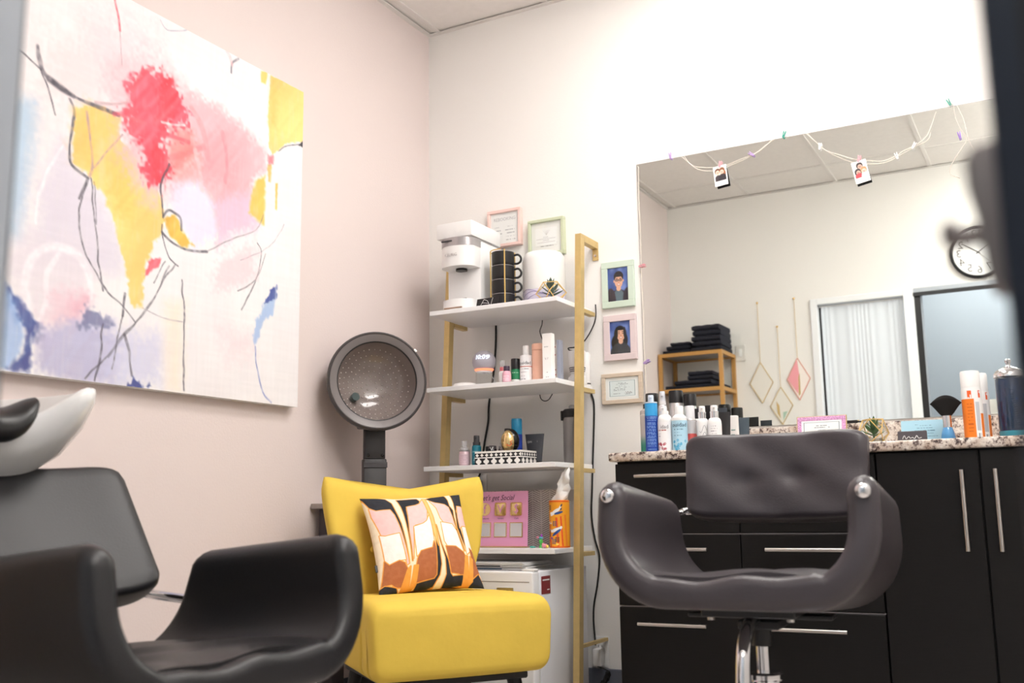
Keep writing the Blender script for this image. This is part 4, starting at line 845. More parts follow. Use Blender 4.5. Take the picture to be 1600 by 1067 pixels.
def succulent(t, z, s, n, m, seed):
    rg = random.Random(seed)
    st = M().tube([(0, 0, z), (0, 0, z + s * 0.7)], s * 0.05, 6).done('plant_stem', m, t)
    for i in range(n):
        a = i * 2.4 + rg.uniform(-.2, .2); f = i / n
        L = s * (0.62 - 0.25 * f); el = 0.25 + 1.1 * f; zz = z + s * (0.15 + 0.5 * f)
        rings = []
        for k in range(6):
            q = k / 5; wd = L * 0.2 * (sin(pi * min(1, 0.12 + 0.86 * q)) ** 0.7) + 0.0004; th = wd * 0.3
            px_ = L * q * cos(el); pz = zz + L * q * sin(el) + L * 0.12 * q * q
            rings.append([(cos(a) * px_ - sin(a) * wd * cos(p), sin(a) * px_ + cos(a) * wd * cos(p), pz + th * sin(p)) for p in [2 * pi * j / 8 for j in range(8)]])
        M().loft(rings).done('leaf', m, st)
def terrarium(label, x, y, z, R, rz, seed, h=1.45):
    t = thing('glass_terrarium', label, 'terrarium', (x, y, z), rz, 'gold edged glass terrariums')
    k = 4
    bot = [Vector((R * 0.55 * cos(pi / 4 + pi / 2 * i), R * 0.55 * sin(pi / 4 + pi / 2 * i), 0.003)) for i in range(k)]
    mid = [Vector((R * cos(pi / 2 * i), R * sin(pi / 2 * i), R * 0.62)) for i in range(k)]
    md2 = [Vector((R * 0.9 * cos(pi / 4 + pi / 2 * i), R * 0.9 * sin(pi / 4 + pi / 2 * i), R * 0.75)) for i in range(k)]
    top = [Vector((R * 0.62 * cos(pi / 4 + pi / 2 * i), R * 0.62 * sin(pi / 4 + pi / 2 * i), R * h)) for i in range(k)]
    E = []
    for i in range(k):
        j = (i + 1) % k
        E += [(bot[i], bot[j]), (bot[i], mid[i]), (bot[i], mid[j]), (mid[i], top[i]), (mid[j], top[i]), (top[i], top[j])]
        for f in ((bot[i], bot[j], mid[j]), (mid[i], bot[i], mid[j]), (mid[i], mid[j], top[i]), (mid[j], top[i], top[j])):
            cen = sum(f, Vector()) / 3
            M().face([cen + (v - cen) * 0.97 for v in f]).done('glass_pane', GLASS, t, None)
    fm = M()
    for a, b_ in E: fm.tube([a, b_], R * 0.032, 6)
    fm.done('gold_frame', GOLDW, t)
    M().lathe([(0, 0.0), (R * 0.5, 0.0), (R * 0.62, R * 0.22), (0, R * 0.25)], (0, 0, 0.004), n=12).done('pebbles', mat('pebble_white', (205, 200, 188), 0.9, bump=1.0, bscale=260, var=0.3, scale=160), t)
    succulent(t, R * 0.25, R * 1.35, 16, LEAFD if seed == 1 else LEAF, seed)
    return t
terrarium('gold edged glass terrarium with a succulent at the right end of the top shelf', 0.728, -0.245, z1, 0.060, 0.35, 1, 1.3)

# ================================================================= SECOND SHELF
z2 = 1.1925; G2 = 'beauty bottles on the second shelf'
t = thing('smart_speaker', 'pale grey ball smart speaker on a clear stand showing 10:09', 'speaker', (0.398, -0.205, z2))
M().ell((0, 0, 0.112), (0.0485, 0.0485, 0.0465), 36, 24).done('ball', mat('grey_fabric_mesh', (186, 182, 192), 0.85, bump=0.3, bscale=500), t)
M().lathe([(0.0335, 0.073), (0.038, 0.0765), (0.0395, 0.081), (0.0375, 0.0805)], n=40).done('light_ring', mat('orange_ring', (255, 150, 110), 0.4, emit=1.2, ecol=(255, 140, 100)), t)
M().lathe([(0, 0.066), (0.031, 0.066), (0.0335, 0.0725), (0, 0.0725)], n=32).done('speaker_foot', WHITE, t)
M().lathe([(0.03, 0.0), (0.034, 0.0), (0.034, 0.066), (0.03, 0.066)], n=32).done('clear_stand', GLASS, t)
tx = text('clock_digits', '10:09', 0.026, mat('led_white', (235, 245, 255), 0.5, emit=1.6, ecol=(225, 238, 255)), t, (0.0135, 0.0, 0.125), sx=0.95, depth=0.0002)
for v in tx.data.vertices:
    X = v.co.x + 0.0; Z = v.co.z + 0.013
    v.co.y = -math.sqrt(max(1e-5, 1 - (X + 0.0135) ** 2 / 0.0485 ** 2 - Z ** 2 / 0.0465 ** 2)) * 0.0485 - 0.0024
t = thing('white_disc', 'low white round gadget at the left end of the second shelf', 'gadget', (0.315, -0.215, z2))
M().lathe([(0, 0), (0.047, 0), (0.052, 0.006), (0.052, 0.016), (0.045, 0.026), (0.025, 0.031), (0, 0.032)], n=40).done('disc', WHITEM, t)
t = can('slim white spray bottle with a pink collar on the second shelf', 0.500, -0.235, z2, 0.015, 0.078, 0.016, WHITEM, cmat((206, 104, 112)), G2, capr=0.75, name='spray_bottle')
M().lathe([(0.012, 0), (0.012, 0.022), (0.009, 0.027), (0, 0.027)], (0, 0, 0.0782)).done('clear_cap', mat('clear_cap', (225, 225, 228), 0.1, alpha=0.35), t)
t = can('small pink bottle with a dark purple cap on the second shelf', 0.546, -0.285, z2, 0.0172, 0.073, 0.02, cmat((234, 178, 194)), cmat((62, 44, 66)), G2, capr=0.72, name='pink_bottle')
band(t, 0.0172, 0.012, 0.04, rows_fn((234, 178, 194), (250, 238, 242), [(0.3, 0.4, 0.62), (0.6, 0.38, 0.6), (0.85, 0.4, 0.6)], 3, 0.05))
t = can('small green deodorant can with a black cap on the second shelf', 0.564, -0.245, z2, 0.0185, 0.105, 0.042, cmat((38, 128, 84), 0.25, 0.3), BLACK, G2, capr=0.97, shoulder=0.003)
band(t, 0.0185, 0.002, 0.06, rows_fn((38, 128, 84), (214, 238, 222), [(0.2, 0.4, 0.62)], 5, 0.03, split=[(0.62, 1.0, (24, 40, 32)), (0.66, 0.76, (230, 238, 232)), (0.86, 0.95, (225, 235, 230))]))
t = can('white ouidad bottle with a white cap on the second shelf'.replace('ouidad ', 'lettered '), 0.606, -0.235, z2, 0.0242, 0.155, 0.034, WHITE, WHITE, G2, capr=0.5, shoulder=0.03, name='lotion_bottle')
band(t, 0.0242, 0.01, 0.115, rows_fn((243, 242, 244), (150, 146, 150), [(0.52, 0.36, 0.6), (0.64, 0.36, 0.56), (0.78, 0.38, 0.5), (0.9, 0.36, 0.52)], 8, 0.012, split=[(0.40, 0.44, (196, 120, 108))]))
text('lettering', 'ouidad', 0.019, DGREY, t, (0, 0, 0.084), bend=0.0242, depth=0.001)
t = thing('peach_flask', 'tall peach coloured flask with a screw lid on the second shelf', 'flask', (0.653, -0.22, z2), 0, G2)
PEACH = cmat((243, 190, 166), 0.45)
M().lathe([(0, 0), (0.0235, 0), (0.025, 0.003), (0.025, 0.133), (0.0245, 0.1335)], n=36).done('body', PEACH, t)
M().lathe([(0.0242, 0), (0.025, 0.001), (0.025, 0.022), (0.022, 0.026), (0, 0.026)], (0, 0, 0.1345), n=36).done('lid', PEACH, t)
t = thing('white_carton', 'flat white carton standing behind the peach flask', 'box', (0.676, -0.135, z2), 0, G2)
M().box(-0.02, 0.026, -0.012, 0.012, 0, 0.165, 0.001, 1).done('carton', PAPER, t, None)
ln = M()
for z in (0.152, 0.12, 0.06, 0.04): ln.box(0.008, 0.018, -0.0126, -0.0121, z, z + 0.006)
ln.done('carton_print', cmat((196, 120, 120)), t, None)
t = thing('product_box', 'tall white product box at the right front of the second shelf', 'box', (0.726, -0.275, z2), 0.0, G2)
M().box(-0.020, 0.020, -0.014, 0.014, 0, 0.186, 0.0012, 1).done('carton', PAPER, t, None)
cgrid('box_print', 40, 110, lambda U, V: (-0.019 + U * 0.038, U * 0 - 0.0144, 0.184 - V * 0.18), rows_fn((248, 246, 244), (160, 158, 162), [(0.28, 0.2, 0.7), (0.52, 0.2, 0.7), (0.545, 0.26, 0.64), (0.83, 0.4, 0.55), (0.93, 0.3, 0.65)], 12, 0.006), PRINT, t, None)
t = thing('grey_book', 'thin grey booklet standing behind the tall white product box', 'booklet', (0.742, -0.21, z2), 0, G2)
M().box(-0.006, 0.008, -0.014, 0.014, 0, 0.168, 0.001, 1).done('booklet', cmat((158, 164, 180), 0.5), t, None)
t = thing('white_appliance', 'white cordless appliance with dark vents behind the gold post on the second shelf', 'appliance', (0.768, -0.105, z2))
M().lathe([(0, 0), (0.036, 0), (0.038, 0.008), (0.036, 0.03), (0.026, 0.040), (0.025, 0.044), (0.029, 0.052), (0.033, 0.09), (0.035, 0.130), (0.0335, 0.136), (0, 0.136)], n=36).done('housing', WHITE, t)
for k in range(3): M().lathe([(0.0296 + k * 0.0012, 0.052 + k * 0.007), (0.0306 + k * 0.0012, 0.054 + k * 0.007), (0.0302 + k * 0.0012, 0.0555 + k * 0.007)], n=36).done('vent_ring', DGREY, t)
t2 = thing('white_canister', 'tall white canister at the right end of the second shelf against the wall', 'canister', (0.778, -0.055, z2))
M().lathe([(0, 0), (0.020, 0), (0.022, 0.004), (0.024, 0.10), (0.024, 0.125), (0.018, 0.136), (0, 0.138)], n=32).done('body', WHITE, t2)
M().lathe([(0.0222, 0.006), (0.0228, 0.008), (0.0226, 0.011)], n=32).done('base_line', DGREY, t2)

# ================================================================= THIRD SHELF
z3 = 0.8805; G3 = 'hair products on the third shelf'
t = can('clear bottle of pink liquid at the left of the third shelf', 0.341, -0.27, z3, 0.0215, 0.066, 0.006, cmat((228, 196, 204), 0.12, coat=0.6), SILVER, G3, capr=0.99, shoulder=0.002, name='pink_bottle')
band(t, 0.0215, 0.01, 0.05, rows_fn((226, 198, 206), (190, 150, 166), [(0.2, 0.4, 0.6), (0.4, 0.36, 0.64), (0.6, 0.4, 0.6), (0.8, 0.38, 0.62)], 3, 0.03))
M().lathe([(0.017, 0), (0.017, 0.008), (0.012, 0.012), (0.012, 0.034), (0.010, 0.036), (0, 0.036)], (0, 0, 0.0662)).done('clear_pump', mat('clear_pump', (235, 235, 238), 0.08, alpha=0.4), t)
t = can('grey glass bottle with a silver collar beside the pink liquid', 0.378, -0.235, z3, 0.0165, 0.064, 0.01, cmat((150, 148, 154), 0.1, coat=0.5), SILVER, G3, capr=0.95, shoulder=0.002, name='serum_bottle')
M().lathe([(0.010, 0), (0.010, 0.025), (0, 0.025)], (0, 0, 0.0642)).done('clear_cap', mat('clear_cap2', (225, 225, 230), 0.1, alpha=0.35), t)
t = pump('teal pump bottle with a grey nozzle at the left of the tray', 0.403, -0.28, z3, 0.0185, 0.082, 0.012, 0.026, cmat((30, 118, 138), 0.2), DGREY, DGREY, G3, sh=0.008, rn=0.0135, rcap=0.0115)
band(t, 0.0185, 0.008, 0.062, rows_fn((30, 118, 138), (190, 226, 232), [(0.12, 0.35, 0.6), (0.5, 0.46, 0.54), (0.62, 0.44, 0.56), (0.74, 0.42, 0.58), (0.86, 0.44, 0.56)], 6, 0.035))
TRX, TRY, TRZ = 0.520, -0.255, z3
def inlay(w, h, n):
    def f(U, V):
        c = np.tile(np.array((28, 27, 28), float), (len(U), 1)); X = U * w; Z = (1 - V) * h
        white = ((Z > h * 0.86) | ((Z > h * 0.50) & (Z < h * 0.575)) | (Z < h * 0.03))
        blend(c, (243, 240, 234), white * 1.0)
        p = w / n; q = (X / p) % 1 - 0.5; zz = (Z - h * 0.265) / p
        fl = (np.hypot(q, np.abs(zz) - 0.2) < 0.17) | (np.hypot(np.abs(q) - 0.2, zz) < 0.17) | ((np.abs(q) + np.abs(zz)) < 0.3)
        blend(c, (246, 243, 238), (fl & (Z < h * 0.5) & (Z > h * 0.03)) * 1.0)
        p2 = w / (n * 1.6); q = (X / p2) % 1 - 0.5; zz = (Z - h * 0.715) / p2
        fl = (np.abs(q) ** 0.75 + np.abs(zz) ** 0.75) < 0.52
        blend(c, (246, 243, 238), (fl & (Z > h * 0.585) & (Z < h * 0.85)) * 1.0)
        return c
    return f
t = thing('inlay_tray', 'black and white flower inlay tray box holding hair products', 'tray', (TRX, TRY, TRZ), 0.0)
hw, hd, hh = 0.102, 0.064, 0.054
M().box(-hw, hw, -hd, hd, 0.0, 0.004).box(-hw, hw, -hd, -hd + 0.006, 0.004, hh).box(-hw, hw, hd - 0.006, hd, 0.004, hh).box(-hw, -hw + 0.006, -hd + 0.006, hd - 0.006, 0.004, hh).box(hw - 0.006, hw, -hd + 0.006, hd - 0.006, 0.004, hh).done('tray_box', mat('bone_white', (240, 236, 228), 0.4), t, None)
cgrid('inlay_front', 200, 56, lambda U, V: (-hw + U * 2 * hw, U * 0 - hd - 0.0005, hh - V * hh), inlay(2 * hw, hh, 6), PRINT, t, None)
cgrid('inlay_side', 120, 56, lambda U, V: (U * 0 + hw + 0.0005, -hd + U * 2 * hd, hh - V * hh), inlay(2 * hd, hh, 4), PRINT, t, None)
zt = z3 + 0.0045
t = can('squat black jar at the left inside the inlay tray', 0.448, -0.255, zt, 0.0165, 0.072, 0.02, BLACK, BLACK, G3, capr=0.97, shoulder=0.002, name='black_jar')
t = can('short black bottle with lettering inside the inlay tray', 0.478, -0.285, zt, 0.0165, 0.072, 0.012, cmat((34, 32, 36), 0.2), cmat((70, 66, 70)), G3, capr=0.9, shoulder=0.002, name='black_bottle')
text('lettering', 'V', 0.022, WHITE, t, (0, 0, 0.058), bend=0.0166, depth=0.0008)
t = can('silver bottle with a clear pump inside the inlay tray', 0.499, -0.24, zt, 0.0175, 0.072, 0.01, cmat((172, 158, 164), 0.2, 0.6), SILVER, G3, capr=0.95, shoulder=0.002, name='pump_bottle')
M().lathe([(0.011, 0), (0.011, 0.014), (0.009, 0.016), (0.008, 0.034), (0.005, 0.042), (0, 0.042)], (0, 0, 0.0722)).done('clear_pump', mat('clear_pump2', (240, 238, 240), 0.1, alpha=0.45), t)
t = thing('detangling_brush', 'gold and black egg shaped hair brush standing in the inlay tray', 'hair brush', (0.548, -0.268, zt), 0.35, G3)
e = M(); e.ell((0, 0.004, 0.089), (0.036, 0.022, 0.0475), 30, 20).done('brush_back', BLACKG, t)
g = M(); g.ell((-0.007, -0.004, 0.086), (0.0285, 0.0215, 0.0445), 30, 20).done('gold_face', BRASS, t)
M().tube(smooth_path([(-0.012, -0.0238, 0.075), (0.0, -0.0252, 0.068), (0.010, -0.024, 0.076), (0.004, -0.0245, 0.084), (0.012, -0.0232, 0.088)], 5), 0.0014, 5).done('orange_mark', cmat((222, 92, 44)), t)
M().lathe([(0, 0), (0.012, 0), (0.012, 0.043), (0, 0.043)], n=16).done('brush_stand', BLACK, t)
t = can('black capped bottle peeking out behind the gold brush', 0.508, -0.215, zt, 0.014, 0.142, 0.02, cmat((60, 60, 66)), DGREY, G3, capr=0.9, shoulder=0.004, name='black_bottle')
t = can('tall blue bottle with a lighter blue cap inside the inlay tray', 0.553, -0.222, zt, 0.0215, 0.178, 0.062, cmat((34, 62, 160), 0.25), cmat((36, 140, 186), 0.25), G3, capr=0.99, shoulder=0.002)
tube_up('dark grey squeeze tube with white lettering standing behind the inlay tray', 0.600, -0.160, z3, 0.066, 0.030, 0.124, 0.016, cmat((74, 76, 82), 0.4), BLACK, G3, 0.06, 1.25)
tt = bpy.data.objects['squeeze_tube']
text('lettering', 'DM', 0.012, WHITE, tt, (-0.018, -0.0085, 0.092)); text('lettering', 'i', 0.010, WHITE, tt, (0.014, -0.0080, 0.094))
t = thing('water_bottle', 'tall smoky grey water bottle with a black lid behind the right gold post', 'bottle', (0.765, -0.155, z3))
M().lathe([(0, 0), (0.036, 0), (0.0385, 0.004), (0.0385, 0.165), (0.035, 0.18), (0, 0.18)], n=36).done('body', mat('smoke_plastic', (112, 108, 106), 0.15, coat=0.5), t)
M().lathe([(0.037, 0), (0.038, 0.004), (0.038, 0.026), (0.032, 0.032), (0, 0.032)], (0, 0, 0.1805), n=32).done('lid', BLACK, t)
M().lathe([(0.014, 0), (0.014, 0.012), (0.01, 0.016), (0, 0.016)], (0, 0, 0.2128)).done('spout', mat('clear_spout', (200, 200, 205), 0.1, alpha=0.5), t)
M().tube(smooth_path([(0.036, -0.01, 0.205), (0.046, -0.01, 0.200), (0.050, -0.01, 0.172), (0.046, -0.01, 0.166)], 5), 0.0028, 6).done('carry_loop', BLACK, t)
M().box(-0.047, -0.038, -0.012, 0.008, 0.17, 0.208, 0.002, 1).done('lid_latch', BLACK, t)

# ================================================================= FOURTH SHELF
z4 = 0.5685
def herr(n):
    def f(U, V):
        col = U * n; k = np.floor(col); q = np.abs((col - k) - 0.5)
        s = np.sin((V * 34 + q * 6.5) * 2 * pi * 0.62 + 0.4 * np.sin(k * 5))
        c = np.tile(np.array((228, 222, 218), float), (len(U), 1)); blend(c, (136, 127, 125), sstep((s - 0.1) * 2.2) * 0.95)
        blend(c, (222, 216, 212), (q < 0.035) * 0.9); blend(c, (222, 216, 212), (q > 0.47) * 0.9)
        return c
    return f
t = thing('herringbone_box', 'grey and white herringbone storage box with a lid on the fourth shelf', 'box', (0.505, -0.137, z4))
M().box(-0.20, 0.246, -0.055, 0.05, 0, 0.172, 0.001, 1).done('box_body', cmat((180, 172, 168), 0.7), t, None)
cgrid('box_front', 260, 150, lambda U, V: (-0.20 + U * 0.446, U * 0 - 0.0556, 0.172 - V * 0.172), herr(6), PRINT, t, None)
cgrid('box_side', 60, 150, lambda U, V: (U * 0 + 0.2466, -0.055 + U * 0.105, 0.172 - V * 0.172), herr(2), PRINT, t, None)
ld = M().box(-0.204, 0.25, -0.059, 0.052, 0.172, 0.215, 0.001, 1).done('box_lid', cmat((180, 172, 168), 0.7), t, None)
cgrid('lid_front', 260, 50, lambda U, V: (-0.204 + U * 0.454, U * 0 - 0.0596, 0.215 - V * 0.043), lambda U, V: herr(6)(U, V * 0.25), PRINT, ld, None)
t = thing('social_sign', 'pink acrylic sign with gold icons reading Lets get Social'.replace('Lets', "Let's"), 'sign', (0.510, -0.305, z4), 0.0); t.rotation_euler = (radians(-4), 0, 0)
M().box(-0.132, 0.124, 0, 0.004, 0.004, 0.212, 0.001, 1).done('pink_panel', cmat((238, 168, 210), 0.25), t, None)
M().box(-0.132, 0.124, -0.012, 0.02, 0.0, 0.0038, 0.001, 1).done('sign_base', BRASS, t, None)
text('lettering', "Let's get Social", 0.0285, cmat((60, 34, 52)), t, (-0.012, -0.0008, 0.187), shear=0.35, sx=0.88)
for k, (g, nm) in enumerate((('f', 'Facebook'), ('V', 'Venmo'), ('S', 'Cash'))):
    x = -0.062 + k * 0.069
    if k == 0: ic = M().cyl((x, 0.0, 0.144), (x, -0.003, 0.144), 0.0245, n=36)
    else: ic = M().box(x - 0.024, x + 0.024, -0.003, 0.0, 0.119, 0.169, 0.005, 3)
    icn = ic.done('gold_icon', BRASS, t)
    text('icon_letter', g, 0.046 if k else 0.05, cmat((238, 166, 208)), icn, (x, -0.0034, 0.1435))
    if k == 2: M().box(x - 0.0015, x + 0.0015, -0.0039, -0.0032, 0.1235, 0.1645).done('icon_stroke', cmat((238, 166, 208)), icn, None)
    text('lettering', nm, 0.0092, cmat((90, 54, 80)), t, (x, -0.0008, 0.109))
    fr = M().box(x - 0.028, x + 0.028, -0.002, 0.0, 0.038, 0.094, 0.0006, 1).done('gold_square', BRASS, t, None)
    M().box(x - 0.0245, x + 0.0245, -0.0028, -0.0021, 0.0415, 0.0905).done('blank_plate', cmat((214, 212, 216), 0.4), fr, None)
def tissue_print(U, V):
    U = 0.5 + (U - 0.5) * (3.2 / (2 * pi)) + 0.03
    c = np.tile(np.array((247, 166, 40), float), (len(U), 1))
    n = vnoise(U, V, 14, 3)
    for x, w, k in ((0.30, 0.03, (240, 110, 40)), (0.36, 0.02, (250, 190, 70)), (0.42, 0.03, (238, 90, 36)), (0.56, 0.035, (236, 92, 40)), (0.63, 0.025, (236, 84, 40)), (0.70, 0.03, (240, 130, 50)), (0.1, 0.03, (240, 110, 40)), (0.86, 0.03, (238, 100, 40))):
        blend(c, k, ((np.abs(U - x - (V - 0.6) * 0.04) < w * 0.5) & (V > 0.28 + 0.3 * ((x * 13) % 1))) * 0.95)
    blend(c, (236, 102, 34), (V < 0.035) * 1.0); blend(c, (236, 102, 34), (V > 0.97) * 1.0)
    def rot_ell(k, x, y, rx, ry, an):
        ca, sa_ = cos(an), sin(an); dx = (U - x) * 1.48; dy = V - y
        blend(c, k, 1 - sstep((np.hypot((dx * ca + dy * sa_) / rx, (-dx * sa_ + dy * ca) / ry) - 0.92) / 0.16))
    wh, nb_, bl_ = (250, 250, 252), (24, 44, 92), (36, 78, 150)
    rot_ell(wh, 0.525, 0.245, 0.155, 0.040, -0.55); rot_ell(wh, 0.455, 0.275, 0.045, 0.030, -0.1); rot_ell(wh, 0.61, 0.15, 0.075, 0.020, -1.0)
    rot_ell(nb_, 0.632, 0.105, 0.035, 0.016, -1.0); rot_ell(nb_, 0.625, 0.185, 0.03, 0.014, -1.0); rot_ell(bl_, 0.585, 0.265, 0.105, 0.027, -0.25)
    rot_ell(wh, 0.535, 0.625, 0.150, 0.036, -0.30); rot_ell(wh, 0.615, 0.585, 0.045, 0.030, -0.9); rot_ell(wh, 0.435, 0.635, 0.07, 0.018, 0.1)
    rot_ell(bl_, 0.545, 0.685, 0.13, 0.030, -0.60); rot_ell(nb_, 0.42, 0.635, 0.03, 0.012, 0.1)
    for i, (lx, ly) in enumerate(((0.42, 0.16), (0.52, 0.5), (0.40, 0.72), (0.50, 0.88), (0.56, 0.84))):
        for s in (-1, 1):
            for q in range(4): blend(c, (66, 58, 60) if i % 2 == 0 else (60, 70, 140), ell_a(U, V, lx + s * 0.018, ly - 0.05 + q * 0.028, 0.016, 0.010, 0.3) * 0.9)
    for fx, fy, k in ((0.42, 0.86, (236, 70, 90)), (0.46, 0.80, (130, 70, 170)), (0.56, 0.93, (250, 220, 90))): blend(c, k, ell_a(U, V, fx, fy, 0.025, 0.022, 0.3))
    blend(c, (250, 240, 232), ((np.abs(V - 0.47) < 0.028) & (np.abs(U - 0.405) < 0.055) & (vnoise(U, V, 40, 9) > 0.25)) * 1.0)
    return c
t = thing('tissue_tube', 'orange tissue tube with bird pattern and a tissue sticking out', 'tissue box', (0.763, -0.287, z4))
R = 0.038
M().lathe([(0, 0), (R - 0.0006, 0), (R, 0.001), (R, 0.171), (R - 0.004, 0.1735), (0.02, 0.174), (0.02, 0.166), (0, 0.166)], n=40).done('tube_body', cmat((246, 160, 44), 0.5), t)
band(t, R, 0.001, 0.172, tissue_print, 150, 130, -1.6, 1.6)
ts = M(); rings = []
for k in range(9):
    f = k / 8; cx = -0.012 + 0.055 * f + 0.01 * sin(f * 5); w = 0.010 + 0.020 * sin(pi * (0.25 + 0.6 * f)) * (1 if f < 0.95 else 0.3) + 0.006 * (k % 2); z = 0.168 + 0.118 * f
    rings.append([(cx + w * cos(p) * (1 - 0.4 * f), 0.008 * sin(p * 2 + k) + 0.004 * sin(p), z + 0.01 * sin(p) + 0.012 * cos(p) * f) for p in [2 * pi * i / 18 for i in range(18)]])
ts.loft(rings).done('tissue', mat('tissue_white', (248, 248, 248), 0.9), t, 60)
t = thing('toy_bird', 'tiny green and pink toy bird standing in front of the herringbone box', 'toy', (0.697, -0.315, z4))
M().lathe([(0, 0), (0.008, 0), (0.006, 0.006), (0.004, 0.012), (0, 0.014)], n=14).ell((0, 0, 0.022), (0.008, 0.006, 0.011), 12, 8).done('body', cmat((86, 196, 90)), t)
M().ell((0.001, 0, 0.036), (0.0085, 0.006, 0.005), 12, 8).done('wings', cmat((110, 196, 220)), t)
M().ell((0.004, -0.001, 0.044), (0.004, 0.004, 0.006), 10, 8).done('crest', cmat((170, 70, 190)), t)
M().ell((-0.013, 0, 0.038), (0.005, 0.003, 0.004), 10, 8).done('tail', cmat((244, 150, 180)), t)
t = thing('toy_blossom', 'tiny pink toy with yellow middle beside the orange tissue tube', 'toy', (0.728, -0.345, z4))
M().ell((0, 0, 0.008), (0.0125, 0.008, 0.008), 14, 8).ell((-0.006, 0, 0.014), (0.005, 0.005, 0.005), 10, 6).done('petals', cmat((244, 158, 178)), t)
M().ell((0.012, -0.004, 0.006), (0.006, 0.006, 0.006), 10, 6).done('middle', cmat((246, 210, 90)), t)
t = thing('toy_turtle', 'tiny flat teal toy on the fourth shelf edge', 'toy', (0.676, -0.345, z4))
M().ell((0, 0, 0.0035), (0.0105, 0.007, 0.0035), 14, 8).ell((0.011, 0, 0.003), (0.003, 0.003, 0.003), 8, 6).done('body', cmat((80, 190, 176)), t)

# ================================================================= FRIDGE
t = thing('mini_fridge', 'white mini fridge standing under the ladder shelf', 'fridge', (0.55, -0.29, 0))
M().box(-0.215, 0.218, -0.18, 0.22, 0.02, 0.492, 0.004, 2).box(-0.2, 0.2, -0.16, 0.2, 0.0, 0.02).done('fridge_body', mat('fridge_white', (236, 237, 242), 0.35), t)
d = M().box(-0.217, 0.220, -0.235, -0.186, 0.03, 0.494, 0.007, 3).done('fridge_door', mat('fridge_door_white', (244, 244, 246), 0.3), t)
M().box(-0.2, 0.205, -0.2356, -0.2345, 0.4565, 0.4595).done('door_groove', mat('seam_grey', (160, 154, 150), 0.6), d, None)
M().box(0.075, 0.143, -0.2375, -0.2352, 0.412, 0.438, 0.001, 1).done('badge', STEEL, d, None)
text('lettering', 'Arctic King', 0.0145, cmat((90, 86, 86)), d, (0.109, -0.2378, 0.425), sx=0.8)
M().box(0.170, 0.220, -0.225, -0.19, 0.4942, 0.503, 0.002, 1).done('hinge_cover', WHITE, t)
st = M().box(0.2182, 0.2192, -0.168, -0.098, 0.412, 0.474).done('red_sticker', cmat((132, 40, 46), 0.4), t, None)
M().box(0.2193, 0.2196, -0.16, -0.106, 0.458, 0.463).box(0.2193, 0.2196, -0.125, -0.106, 0.424, 0.428).done('sticker_print', WHITE, st, None)
for k, (x0, x1, y0, y1, z, th, c1) in enumerate(((-0.19, 0.165, -0.16, 0.06, 0.4925, 0.004, (236, 234, 232)), (-0.20, 0.150, -0.17, 0.05, 0.4967, 0.004, (60, 84, 110)), (-0.18, 0.155, -0.165, 0.06, 0.5009, 0.005, (240, 238, 236)), (-0.2, 0.145, -0.172, 0.05, 0.5061, 0.004, (44, 44, 50)), (-0.19, 0.150, -0.168, 0.06, 0.5103, 0.005, (238, 236, 234)), (-0.195, 0.146, -0.17, 0.05, 0.5155, 0.005, (222, 220, 220)))):
    names = ('magazine lying directly on the fridge top', 'second magazine up with a blue spine', 'third magazine up in the fridge pile', 'fourth magazine up with a black spine', 'fifth magazine up in the fridge pile', 'topmost pale magazine of the fridge pile')
    m_ = thing('magazine', names[k], 'magazine', (0.55, -0.29, z), 0.0, 'magazines piled on the fridge')
    M().box(x0, x1, y0, y1, 0.0005, th - 0.0005).done('pages', PAPER, m_, None)
    M().box(x0 - 0.001, x1 + 0.001, y0 - 0.001, y1, th - 0.0005, th).box(x0 - 0.001, x1 - 0.09, y0 - 0.0015, y0, 0.0, th - 0.0005).done('cover', cmat(c1, 0.3), m_, None)

# ================================================================= OUTLETS AND CORDS
def outlet(label, x, z, plug):
    t = thing('wall_outlet', label, 'outlet', (x, -0.0005, z), 0)
    M().box(-0.035, 0.035, -0.006, 0, -0.058, 0.058, 0.002, 2).done('cover_plate', WHITE, t)
    for dz in (-0.02, 0.02):
        f = M().box(-0.0165, 0.0165, -0.0075, -0.0061, dz - 0.014, dz + 0.014, 0.001, 1).done('socket', WHITE, t)
        M().box(-0.008, -0.006, -0.0082, -0.0076, dz - 0.003, dz + 0.006).box(0.006, 0.008, -0.0082, -0.0076, dz - 0.003, dz + 0.006).done('slot', BLACK, f, None)
    return t
outlet('white wall outlet above the pink sign on the fourth shelf', 0.255, 0.80, True)
outlet('white wall outlet low on the wall at the right of the fridge', 0.79, 0.162, True)
def cord(name, label, pts, r=0.003, m=CORD, k=7):
    o = M().tube(smooth_path(pts, k), r, 8).done(name, m); tag(o, label, 'cord'); return o
W = -0.006
cord('flat_cable', 'flat black cord running down the wall behind the left part of the shelves',
     [(0.343, W, 1.60), (0.344, W, 1.47), (0.338, W, 1.36), (0.325, W, 1.26), (0.305, W, 1.155), (0.300, W, 1.08), (0.281, W, 0.99), (0.262, W, 0.88), (0.256, -0.02, 0.84), (0.255, -0.03, 0.82)], 0.0045)
p_ = M().box(0.240, 0.270, -0.036, -0.0092, 0.807, 0.834, 0.004, 2).done('black_plug', BLACK); tag(p_, 'black plug in the outlet above the pink sign', 'plug')
cord('looping_cable', 'thin black cord looping from the top shelf down to the white appliance', [(0.814, -0.012, 1.53), (0.812, -0.012, 1.47), (0.785, -0.012, 1.415), (0.755, -0.02, 1.375), (0.735, -0.04, 1.358), (0.722, -0.085, 1.348), (0.735, -0.098, 1.336), (0.765, -0.105, 1.330)], 0.0026)
